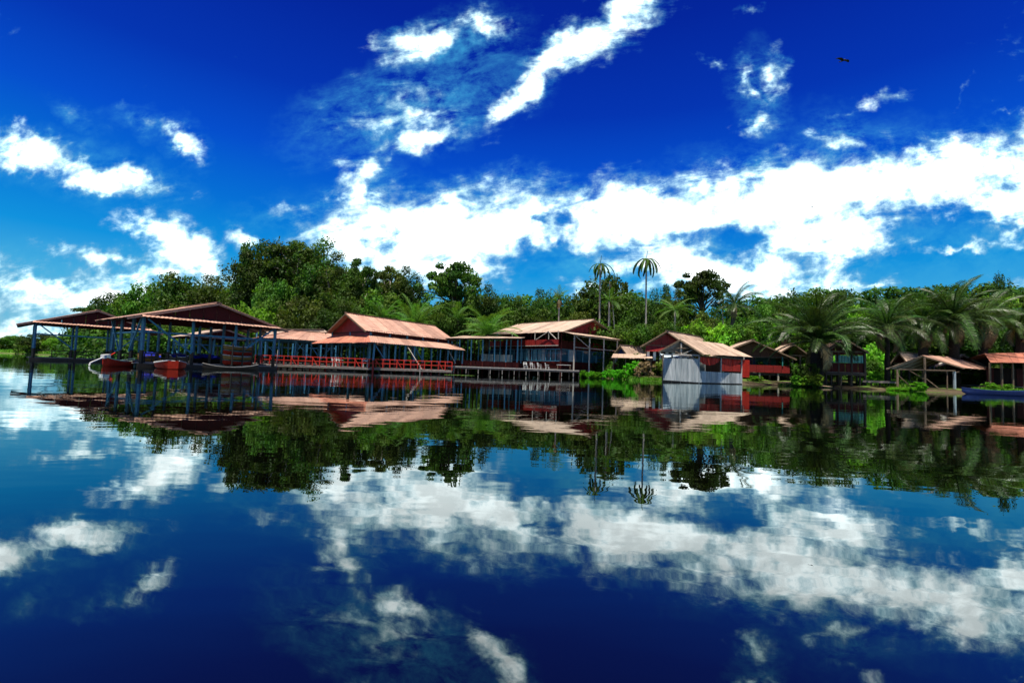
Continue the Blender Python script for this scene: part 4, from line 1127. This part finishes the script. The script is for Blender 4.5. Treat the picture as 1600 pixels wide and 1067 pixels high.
# ---- palms
def frond_mesh(name, seed, m, droop=1.5, nl=30, lw=.035, ll=.26, hang=.5, start=.10, curl=1.4, vee=.35):
    g = random.Random(seed); v = []; f = []; tint = []
    N = 12; pts = []; x = z = 0.0; th = 0.0
    for i in range(N + 1):
        pts.append(Vector((x, 0, z))); t = (i + .5) / N
        th = -droop * t ** curl
        x += math.cos(th) / N; z += math.sin(th) / N
    def at_(t):
        k = min(N - 1, int(t * N)); return lerp(pts[k], pts[k + 1], t * N - k), (pts[k + 1] - pts[k]).normalized()
    for i in range(N + 1):
        w0 = .014 * (1 - i / N) + .003; p, d = at_(min(.999, i / N)); up = d.cross(Vector((0, 1, 0))).normalized() * -1
        n0 = len(v); v += [p + Vector((0, -w0, 0)), p + up * w0 * .8, p + Vector((0, w0, 0)), p - up * w0 * .8]; tint += [1.0] * 4
        if i:
            for k in range(4): f.append((n0 - 4 + k, n0 - 4 + (k + 1) % 4, n0 + (k + 1) % 4, n0 + k))
    for i in range(nl):
        t = start + (1 - start) * (i + .5) / nl
        p, d = at_(min(.999, t)); up = -d.cross(Vector((0, 1, 0))).normalized()
        if up.z < 0: up = -up
        L = ll * (math.sin(math.pi * min(1, .12 + .86 * t)) ** .6) * g.uniform(.85, 1.1) + .03
        for s in (-1, 1):
            side = Vector((0, s, 0)); fw = .55 + .5 * t
            d1 = (side + d * fw + up * vee * g.uniform(.4, 1.2)).normalized()
            mid = p + d1 * L * .5; d2 = (d1 + Vector((0, 0, -hang * g.uniform(.7, 1.5)))).normalized()
            tip = mid + d2 * L * .5
            wv = d * lw * .5
            n0 = len(v); v += [p - wv * .6, p + wv * .6, mid + wv, mid - wv, tip]
            f += [(n0, n0 + 1, n0 + 2, n0 + 3), (n0 + 3, n0 + 2, n0 + 4)]; tt = g.uniform(0, 1); tint += [tt] * 5
    me = bpy.data.meshes.new(name); me.from_pydata([tuple(a) for a in v], [], f); me.materials.append(m)
    a = me.attributes.new('tint', 'FLOAT', 'POINT'); a.data.foreach_set('value', np.array(tint, dtype=np.float32))
    return me
FR_BIG = [frond_mesh('frond', 30 + i, L_PALM, droop=1.05 + .17 * i, nl=50, lw=.012, ll=.17, hang=.7 + .2 * i, curl=1.7) for i in range(4)]
FR_UP = [frond_mesh('frond', 40 + i, L_PALMG, droop=.75 + .2 * i, nl=40, lw=.013, ll=.2, hang=.4) for i in range(3)]
FR_DROOP = [frond_mesh('frond', 50 + i, L_DEEP, droop=2.5 + .12 * i, nl=30, lw=.05, ll=.10, hang=2.5, curl=.36, vee=0) for i in range(3)]
FR_DEAD = [frond_mesh('frond', 60 + i, L_DRY, droop=2.0, nl=26, lw=.045, ll=.28, hang=1.6, vee=0) for i in range(2)]
def palm(px, cy, D, base_y=None, L=6, n=26, label='', trunk_r=.25, meshes=None, el=(-20, 82), bark=None, dead=3, lean=(0, 0), group=None, name='palm_tree', base_z=None, wide=1.0, dm=None):
    c = P(px, cy, D)
    base = Vector((c.x + lean[0], c.y + lean[1], 0)); base.z = ground_at(base) if base_z is None else base_z
    root = thing(name, base, label, 'palm tree', group)
    mb = MB(); k = 8; pts = []; rad = []
    for i in range(k + 1):
        t = i / k; p = lerp(base, c, t) ; p.x += math.sin(t * math.pi) * (lean[0] * -.15); pts.append(p); rad.append(trunk_r * (1.25 - .4 * t + (.12 if i % 2 else 0)))
    pts[0].z -= .4
    mb.tube(pts, rad, 8).build('trunk', bark or M_DBARK, root, True)
    meshes = meshes or FR_BIG
    g = random.Random(int(px * 7 + cy))
    for i in range(n):
        u = (i + .5) / n
        e = lerp(el[1], el[0], u ** 1.15) + g.uniform(-6, 6); az = i * 137.5 + g.uniform(-14, 14)
        ll = L * g.uniform(.82, 1.08) * (1 - .25 * (u > .85))
        o = bpy.data.objects.new('frond', g.choice(meshes)); COL.objects.link(o); o.parent = root
        o.location = c - base; o.rotation_euler = Euler((R(g.uniform(-22, 22)), -R(e), R(az)), 'XYZ'); o.scale = (ll, ll, ll)
    for i in range(dead):
        o = bpy.data.objects.new('dead_frond', g.choice(dm or FR_DEAD)); COL.objects.link(o); o.parent = root
        o.location = c - base; o.rotation_euler = Euler((0, R(g.uniform(20, 45)), R(g.uniform(0, 360))), 'XYZ'); ll = L * g.uniform(.5, .75); o.scale = (ll, ll, ll)
    return root
palm(1276, 533, 60, L=8.0, n=46, label='big shaggy palm with thick dark trunk and long arching fronds beside the dark hut', trunk_r=.65, dead=4, el=(-4, 88))
palm(1386, 510, 61, L=6.2, n=30, label='palm with a bare slender dark trunk standing left of the open shelter', trunk_r=.26, dead=2, el=(-25, 75))
palm(1442, 506, 66, L=6.4, n=34, label='tall full palm right behind the peak of the open shelter', trunk_r=.5, dead=3, el=(-30, 80))
palm(1490, 500, 64, L=7.0, n=34, label='tallest palm of the right group with fronds topping the skyline', trunk_r=.5, dead=3, el=(-25, 82))
palm(1535, 504, 66, L=6.4, n=30, label='palm with pale lit fronds sweeping up to the right above the red edge roof', trunk_r=.45, dead=2, el=(-15, 75))
palm(1592, 508, 67, L=5.8, n=28, label='rightmost palm drooping over the orange-red roof', trunk_r=.4, dead=2, el=(-35, 70))
palm(648, 512, 88, L=7.0, n=22, label='feathery palm with spread pale ribs behind the two-tier hall roof', trunk_r=.4, dead=2, el=(5, 80), meshes=FR_UP)
palm(762, 523, 84, L=6.4, n=22, label='low feathery palm fanning out left of the two-storey house roof', trunk_r=.4, dead=2, el=(5, 75), meshes=FR_UP)
palm(600, 500, 90, L=4.8, n=16, label='small bright palm clump left of the feathery palm', trunk_r=.25, dead=0, el=(10, 80), meshes=FR_UP)
palm(1055, 484, 84, L=4.0, n=16, label='small green palm with thin pale trunk above the red gabled house', trunk_r=.16, dead=0, el=(-25, 55), meshes=FR_UP, bark=M_PBARK)
palm(952, 470, 86, L=3.6, n=14, label='short slim palm with bare pale trunk beside the left tall palm', trunk_r=.14, dead=1, el=(-30, 60), meshes=FR_UP, bark=M_PBARK)
palm(874, 468, 88, L=2.9, n=9, label='small upright palm with brown dead fronds above the two-storey roof', trunk_r=.13, dead=5, el=(35, 82), meshes=FR_UP, bark=M_PBARK)
palm(1148, 476, 86, L=5.2, n=22, label='leaning dark-crowned palm in the treeline gap right of the round tree', trunk_r=.4, dead=3, el=(-25, 75), lean=(-2.2, 0), bark=M_BARK)
palm(716, 500, 92, L=4.2, n=14, label='bright green young palm between the two feathery palms', trunk_r=.2, dead=0, el=(10, 80), meshes=FR_UP)
palm(1223, 520, 80, L=4.5, n=16, label='young palm half hidden left of the big shaggy palm', trunk_r=.25, dead=1, el=(-10, 75))
# the two tall thin palms with tufted tops
for px, cy, lab in ((938, 413, 'left and slightly lower of the two tall thin palms standing above the treeline'), (1010, 405, 'right and taller of the two tall thin palms standing above the treeline')):
    r_ = palm(px, cy, 86, L=3.9 if px > 1000 else 3.3, n=14, label=lab, trunk_r=.15, dead=0, el=(30, 75), meshes=FR_DROOP, bark=M_PBARK, lean=(.35, 0))
    c = P(px, cy, 86)
    for k in range(3):
        o = bpy.data.objects.new('spear_leaf', FR_UP[0]); COL.objects.link(o); o.parent = r_; o.location = c - r_.location
        o.rotation_euler = (0, -R(84 - 4 * k), R(40 + 120 * k)); o.scale = (1.7, .6, .6)
        o.material_slots[0].link = 'OBJECT'; o.material_slots[0].material = L_DEEP

# bare stems in front of the wood
for i, (px, y0, y1, D, ln, lab) in enumerate([(963, 470, 560, 86, 1.2, 'thin bare leaning stem just right of the left tall palm'), (951, 440, 545, 87, -.3, 'slim bare stem beside the left tall palm'), (1134, 478, 505, 88, 1.2, 'pale dead stump catching light in the lime growth')]):
    a, b = P(px, y1, D), P(px - ln * 5, y0, D); a.z = min(a.z, ground_at(a) - .2)
    mb = MB().tube([a, lerp(a, b, .5) + Vector((.15, 0, 0)), b], [.16, .12, .05], 6)
    o = mb.build('bare_trunk', M_PBARK, origin=a); tag(o, lab, 'dead tree')

# bushes at the water's edge
def bush(px, D, wm, h, lm, label, cat='bush', name='bush', var=9, n=1):
    p = G(px, D, 0); z = max(0, ground_at(p))
    root = thing(name, (p.x, p.y, z), label, cat)
    for k in range(n):
        o = bpy.data.objects.new('foliage', CROWNS[var][0]); COL.objects.link(o); o.parent = root
        o.material_slots[0].link = 'OBJECT'; o.material_slots[0].material = lm
        off = (k - (n - 1) / 2) * wm / max(1, n) * .9
        hk = h * rng.uniform(.7, 1.1)
        o.location = (off, rng.uniform(-.3, .3), hk * .42); o.scale = (wm / n * .8, wm / n * .65, hk * .55); o.rotation_euler = (0, 0, rng.uniform(0, 6))
    return root
L_HYA = leafmat('vivid_shore_leaf', (.05, .22, .01), (.13, .46, .02), (.15, .38, .02), .4)
bush(926, 70.5, 3.8, 1.3, L_HYA, 'left vivid green waterside clump below the porch of the two-storey house', n=5)
bush(962, 69.5, 4.2, 1.6, L_HYA, 'right vivid green waterside clump beside the brown brush', n=6)
bush(988, 70, 2.4, 2.4, L_HYA, 'taller vivid green shrub under the low lean-to roof', n=2)
bush(1006, 67, 1.6, 2.6, L_DRY, 'brown dry brush on the mud bank left of the tin hut')
bush(1252, 58, 2.2, 1.6, L_LIME, 'light green bush hanging to the water under the big shaggy palm', n=2)
bush(1272, 57, 1.8, 2.0, L_LIME, 'right leafy bush against the stilts of the dark hut', n=2)
bush(1262, 58.5, 2.4, 3.6, L_DEEP, 'dark ferny growth wrapping the foot of the big shaggy palm', n=2)
bush(1408, 54.5, 2.4, .45, L_HYA, 'low vivid green water plants left of the shelter', n=3)
bush(1433, 54, 1.0, 1.3, L_HYA, 'vivid green tuft in front of the shelter struts')
bush(1560, 56, 2.6, 1.0, L_LIME, 'low green bush behind the blue boat at right', n=3)
bush(1510, 66, 2.6, 1.6, L_MID, 'dark green bush inside the right part of the shelter', n=2)
bush(1372, 66, 3, 2.2, L_LIME, 'sunlit bush beyond the narrow raised footway', n=2)
bush(1182, 66, 2.0, 1.0, L_LIME, 'small bush under the stilts of the red-walled house', n=2)

# grass and floating weed at the edge
def grass(name, areas, seed, m):
    g = np.random.default_rng(seed); vs_ = []; ts_ = []
    for (px0, px1, d0, d1, n, h, mode) in areas:
        for i in range(n):
            px = g.uniform(px0, px1); 
            D = shore_d(px) + g.uniform(d0, d1)
            p = G(px, D, 0); z = max(0.0, ground_at(p) - .02)
            a = g.uniform(0, 6.28); hh = h * g.uniform(.5, 1.3); wd = .03 + .02 * hh + D * .0004
            dx, dy = math.cos(a) * wd, math.sin(a) * wd; lx, ly = g.normal() * hh * .35, g.normal() * hh * .35
            vs_ += [(p.x - dx, p.y - dy, z), (p.x + dx, p.y + dy, z), (p.x + lx + dx * .3, p.y + ly + dy * .3, z + hh), (p.x + lx - dx * .3, p.y + ly - dy * .3, z + hh)]
            ts_ += [g.uniform(0, 1)] * 4
    o = bpy.data.objects.new(name, np_mesh(name, np.array(vs_), np.array(ts_), m)); COL.objects.link(o); tag(o, kind='stuff')
grass('bank_grass', [(895, 1040, -1, 1.5, 1600, .28, 0), (1000, 1070, -.6, 1, 900, .22, 0), (1385, 1445, -1.0, 1.0, 2200, .22, 0), (1215, 1300, -.5, .6, 500, .2, 0), (1340, 1420, 2, 14, 5000, .5, 0), (1520, 1600, 0, 2.0, 1200, .35, 0),
                      (-60, 250, 0, 30, 7000, .7, 0)], 4, L_GRASS)

# floating weed rafts by the shore
def raft(px0, px1, D, label):
    v = []; f = []; n = 26
    for side in (0, 1):
        for i in range(n):
            t = i / (n - 1); p = G(lerp(px0, px1, t), D, 0)
            wv = (.5 + .3 * math.sin(i * 1.7)) * math.sin(math.pi * t) ** .5
            v.append((p.x, p.y + (wv if side else -wv), .03 + .0))
    for i in range(n - 1): f.append((i, i + 1, n + i + 1, n + i))
    c = G((px0 + px1) / 2, D, 0)
    o = mesh('weed_raft', v, f, mat('floating_weed', (.14, .26, .03), (.07, .13, .02), .9, 4), origin=(c.x, c.y, 0))
    s = o.modifiers.new('thick', 'SOLIDIFY'); s.thickness = .05
    tag(o, label, 'floating weed')
raft(694, 742, 55, 'thin yellow-green weed raft floating in front of the terrace')
raft(1005, 1062, 61.0, 'pale green weed and mud strip in front of the tin hut')
raft(1432, 1475, 53.2, 'dull green weed strip on the water by the shelter')

# ------------------------------------------------------------------ boats
def boat(a, b, wd, ht, hullm, rimm, label, inner=None, name='boat', cat='boat', seats=3, sheer=.35, strip=None, group=None, z=0.0):
    a, b = Vector(a), Vector(b); a.z = b.z = z
    u = (b - a).normalized(); nrm = Vector((-u.y, u.x, 0)); L = (b - a).length
    c = (a + b) / 2
    root = thing(name, (c.x, c.y, z), label, cat, group)
    NS, NK = 14, 8; v = []; f = []
    def sec(t): 
        w_ = wd / 2 * max(.04, (1 - abs(2 * t - 1) ** 2.6)) if t < .5 else wd / 2 * max(.35, 1 - (2 * t - 1) ** 3 * .65)
        top = ht + sheer * abs(2 * t - 1) ** 2.2
        return w_, top
    def ring(inset, dz):
        n0 = len(v)
        for i in range(NS + 1):
            t = i / NS; w_, top = sec(t); keel = -.12 + (.5 * (top)) * max(0, 1 - t / .12) ** 2
            for k in range(NK + 1):
                th = math.pi * k / NK; x = -math.cos(th); y = math.sin(th) ** .55
                w2 = max(.01, w_ - inset)
                v.append(a + u * (L * t) + nrm * (x * w2) + Vector((0, 0, top - (top - keel - dz) * y)))
        return n0
    o0 = ring(0, 0)
    for i in range(NS):
        for k in range(NK):
            p = o0 + i * (NK + 1) + k; f.append((p, p + NK + 1, p + NK + 2, p + 1))
    f.append(tuple(o0 + k for k in range(NK + 1))); f.append(tuple(o0 + NS * (NK + 1) + k for k in range(NK + 1))[::-1])
    mesh('hull', v, f, hullm, root, True)
    v2 = v; v = []; f = []
    i0 = ring(.05, .07)
    for i in range(NS):
        for k in range(NK):
            p = i0 + i * (NK + 1) + k; f.append((p, p + 1, p + NK + 2, p + NK + 1))
    mesh('inner_hull', v, f, inner or M_WOOD, root, True)
    for s in (-1, 1):
        mb = MB()
        pts = []
        for i in range(NS + 1):
            w_, top = sec(i / NS); pts.append(a + u * (L * i / NS) + nrm * (s * w_) + Vector((0, 0, top + .02)))
        for p, q in zip(pts, pts[1:]): mb.beam(p, q + (q - p) * .02, .055, .05)
        mb.build('gunwale', rimm, root)
    for k in range(seats):
        t = .3 + .5 * k / max(1, seats - 1); w_, top = sec(t); p = a + u * (L * t) + Vector((0, 0, top - .1))
        MB().slab(p - nrm * w_ * .92 - u * .12, p - nrm * w_ * .92 + u * .12, p + nrm * w_ * .92 + u * .12, p + nrm * w_ * .92 - u * .12, .03).build('thwart', M_WOOD, root)
    if strip:
        w_, top = sec(1.0); e = b + Vector((0, 0, 0))
        MB().slab(e + u * .01 - nrm * w_ * .9 + Vector((0, 0, .05)), e + u * .01 + nrm * w_ * .9 + Vector((0, 0, .05)), e + u * .01 + nrm * w_ * .9 + Vector((0, 0, top)), e + u * .01 - nrm * w_ * .9 + Vector((0, 0, top)), .04).build('transom', strip, root)
    return root, u, nrm
# green-rimmed red boat with a long white outboard pole
a, b = G(209, 41.5), G(163, 38.5)
bt, u, nn = boat(a, b, 1.15, .42, M_ORA, M_GRN, 'red boat with pale green rim and long white motor shaft, farthest left', sheer=.25)
p0 = b + Vector((0, 0, .75)); tip = G(141, 37.2, .25)
MB().beam(p0, tip, .07).build('motor_shaft', M_WHITE, bt)
MB().beam(p0 - u * .35 + Vector((0, 0, .05)), p0 + u * .25, .32, .3).build('motor', M_WHITE, bt)
MB().beam(p0 - u * .3, p0 - u * .95 + Vector((0, 0, .35)), .06).build('tiller', M_ORA, bt)
MB().beam(tip, tip + Vector((-.05, -.02, -.22)), .12, .03).build('propeller_guard', M_WHITE, bt)
# red boat facing us
a, b = G(262, 41.5), G(270, 36.2)
boat(a + (a - b) * .1, b, 2.1, .42, M_ORA, M_WHITE, 'broad red boat with white rim seen end-on in front of the large boat shed', sheer=.2, strip=M_ORA)
bx = G(246, 37.3)
# long low canoe
a, b = G(316, 41.5), G(403, 44)
boat(a, b, 1.0, .2, M_DKWOOD, M_GREY, 'long dark canoe with thin pale rim floating beside the large boat shed', sheer=.28, seats=5, name='canoe', cat='canoe')
# covered boats under the shed
for (x0, x1, D, m, lab) in ((214, 250, 50, M_YEL, 'yellow-brown boat under a blue tarp at the left of the shed floor'), (262, 292, 49, M_WOOD, 'wooden boat under crumpled blue tarp behind the end-on red boat'), (296, 345, 52, M_DARK, 'dark boat with a wide blue tarp in the middle of the shed')):
    a, b = G(x0, D), G(x1, D + 1.5)
    rt, u, nn = boat(a, b, 1.3, .5, m, M_WHITE if m is M_WOOD else m, lab, seats=0, sheer=.2, z=.42)
    L = (b - a).length; v = []; f = []; NS, NK = 16, 6
    for i in range(NS + 1):
        for k in range(NK + 1):
            x = (k / NK * 2 - 1); zz = .98 + .30 * (1 - x * x) * (1 - abs(2 * i / NS - 1) ** 3) + rng.uniform(-.06, .07) - .15 * abs(x) ** 4
            v.append(V3(a + u * (L * (.06 + .88 * i / NS)) + nn * (x * .66), zz + .05))
    for i in range(NS):
        for k in range(NK):
            q = i * (NK + 1) + k; f.append((q, q + 1, q + NK + 2, q + NK + 1))
    o = mesh('tarpaulin', v, f, M_TARP, origin=((a + b) / 2)); tag(o, {M_YEL: 'crumpled blue tarp over the yellow-brown boat', M_WOOD: 'crumpled blue tarp over the wooden boat behind the end-on red boat', M_DARK: 'widest blue tarp over the dark boat in mid shed'}[m], 'tarp', 'blue tarps over boats')
# stacked boats on a rack at the right of the shed
hz_ = [(M_ORA, 'red', 'lowest'), (M_YEL, 'ochre', 'second from bottom'), (M_ORA, 'red', 'third from bottom'), (M_YEL, 'yellow', 'topmost')]
ra, rb = G(347, 45.5), G(392, 48.5)
for k, (m, cn, pos) in enumerate(hz_):
    boat(ra, rb, .9, .26, m, M_WHITE if k % 2 else M_TEAL, f'{cn} canoe, {pos} in the stack on the rack under the large boat shed', seats=2, sheer=.12, z=.45 + k * .46, group='canoes stacked on the rack', name='canoe', cat='canoe')
c = (ra + rb) / 2; rk = thing('boat_rack', (c.x, c.y, 0), 'dark timber rack holding the stacked canoes', 'rack')
for t in (.15, .5, .85):
    p = lerp(ra, rb, t); n_ = (rb - ra).normalized().cross(Vector((0, 0, 1))) * .62
    for s in (-1, 1): beam('rack_post', V3(p + n_ * s, -.5), V3(p + n_ * s, 2.35), .1, M_DKWOOD, rk)
    for k in range(4): beam('rack_arm', V3(p - n_, .36 + k * .46), V3(p + n_, .36 + k * .46), .06, M_DKWOOD, rk)
# blue boat at the right
a, b = G(1503, 50.5), G(1625, 49.0)
boat(a, b, 1.3, .42, M_NAVY, M_NAVY, 'long dark blue boat moored at the right edge before the shelter', seats=4, sheer=.22, inner=M_NAVY)
# mooring poles
for (px, D, h, ln, lab) in ((431, 53, 2.1, .1, 'thin pale mooring pole standing in the water before the red railing'), (656, 55.5, 1.0, 0, 'pale mooring stake by the right end of the red railing')):
    p = G(px, D); o = MB().beam(V3(p, -.6), V3(p + Vector((ln, 0, 0)), h), .07).build('mooring_pole', M_GREY, origin=p); tag(o, lab, 'pole')
p, q = G(638, 57.5, 3.0), G(659, 56.2, .5)
o = MB().beam(p, q, .055).build('pole', M_GREY, origin=q); tag(o, 'long pale pole leaning from the hall eave down to the boardwalk end', 'pole')
# thin log lying on the right bank
p, q = G(1222, 59.5, .5), G(1300, 57.5, .12)
o = MB().tube([p, lerp(p, q, .5), q], [.09, .12, .08], 6).build('log', M_WOOD, origin=p); tag(o, 'long thin log lying at the water under the big shaggy palm', 'log')

# ------------------------------------------------------------------ chairs and table
def chair(pos, ang, label, s=1.0, group='white chairs on the terrace'):
    root = thing('chair', pos, label, 'chair', group)
    Rm = Matrix.Rotation(ang, 3, 'Z')
    def T_(x, y, z): return Vector(pos) + Rm @ (Vector((x, y, z)) * s)
    MB().slab(T_(-.24, -.24, .44), T_(.24, -.24, .44), T_(.24, .24, .44), T_(-.24, .24, .44), .04).build('seat', M_WHITE, root)
    bk = MB(); bk.beam(T_(-.22, .24, .46), T_(-.22, .32, .92), .05); bk.beam(T_(.22, .24, .46), T_(.22, .32, .92), .05); bk.beam(T_(-.22, .31, .88), T_(.22, .31, .88), .05, .1); bk.beam(T_(-.2, .28, .68), T_(.2, .28, .68), .03, .12)
    bk.build('backrest', M_WHITE, root)
    for x in (-.21, .21):
        for y in (-.21, .21): MB().beam(T_(x, y, 0), T_(x * .95, y * .95, .43), .05).build('leg', M_WHITE, root)
        MB().beam(T_(x, -.22, .64), T_(x, .27, .66), .05, .03).build('armrest', M_WHITE, root)
nm_ = ['leftmost white chair in the row below the blue windows', 'second white chair from the left in the row below the blue windows', 'third white chair from the left in the row below the blue windows', 'rightmost white chair in the row below the blue windows, next to the table']
for i, px in enumerate((822, 833, 844, 856)):
    p = G(px, 69.2 + i * .12, 1.0) + tn * .6
    chair(Vector((p.x, p.y, 1.0)), R(20 + 25 * i), nm_[i], 1.05)
p = G(882, 69.3, 1.0) + tn * .7
tb_ = thing('table', (p.x, p.y, 1.0), 'long white-topped table at the right end of the terrace', 'table')
MB().slab(p + Vector((-1, -.35, .78)), p + Vector((1, -.35, .78)), p + Vector((1, .35, .78)), p + Vector((-1, .35, .78)), .05).build('tabletop', M_WHITE, tb_)
for x in (-.9, .9):
    for y in (-.3, .3): MB().beam(p + Vector((x, y, 0)), p + Vector((x, y, .73)), .06).build('leg', M_WOOD, tb_)
for px, lab in ((519, 'white plastic chair on the boardwalk behind the red railing, left one'), (526, 'white plastic chair turned sideways beside the left railing chair'), (566, 'white plastic chair on the boardwalk behind the red railing, right one')):
    t = (px - 398) / (706 - 398.); p = lerp(bwa, bwb, t) + bwn * .75
    chair(Vector((p.x, p.y, .5)), R(px % 90), lab, 1.15, 'white chairs behind the red railing')

# ------------------------------------------------------------------ birds
def bird(px, py, D, span, bank, label):
    span *= 1.25
    c = P(px, py, D)
    root = thing('bird', c, label, 'bird', None)
    Rm = Euler((R(14), R(bank), R(10)), 'XYZ').to_matrix()
    def T_(x, y, z): return c + Rm @ (Vector((x, y, z)) * span)
    mb = MB(); mb.tube([T_(0, -.24, 0), T_(0, -.19, .01), T_(0, -.08, 0), T_(0, .08, 0), T_(0, .2, 0)], [.012 * span, .035 * span, .06 * span, .055 * span, .02 * span], 8)
    n = len(mb.v)
    mb.v += [T_(-.025, .16, 0), T_(.025, .16, 0), T_(.07, .33, .0), T_(-.07, .33, 0), T_(-.025, .16, .015), T_(.025, .16, .015), T_(.07, .33, .012), T_(-.07, .33, .012)]
    mb.f += [(n, n+1, n+2, n+3), (n+7, n+6, n+5, n+4), (n, n+4, n+5, n+1), (n+1, n+5, n+6, n+2), (n+2, n+6, n+7, n+3), (n+3, n+7, n+4, n)]
    mb.build('body', M_BLACK, root, True)
    for s in (-1, 1):
        prof = [(.04, -.11, .12, .02), (.22, -.17, .13, .06), (.36, -.13, .12, .06), (.46, -.05, .13, .05), (.52, .03, .12, .03)]
        v = []; f = []
        for (x, y0, y1, z) in prof: v += [T_(s * x, y0, z), T_(s * x, y1, z), T_(s * x, y1, z + .014), T_(s * x, y0, z + .014)]
        for i in range(len(prof) - 1):
            for k in range(4): a = i * 4 + k; b2 = i * 4 + (k + 1) % 4; f.append((a, b2, b2 + 4, a + 4))
        f.append((0, 3, 2, 1)); e = 4 * (len(prof) - 1); f.append((e, e + 1, e + 2, e + 3))
        mesh('wing', v, f, M_BLACK, root)
bird(1317, 95, 60, 1.45, 6, 'large black bird gliding with spread wings high at the right')
bird(1268, 324, 120, 1.3, -20, 'tiny black bird in front of the long white cloud')
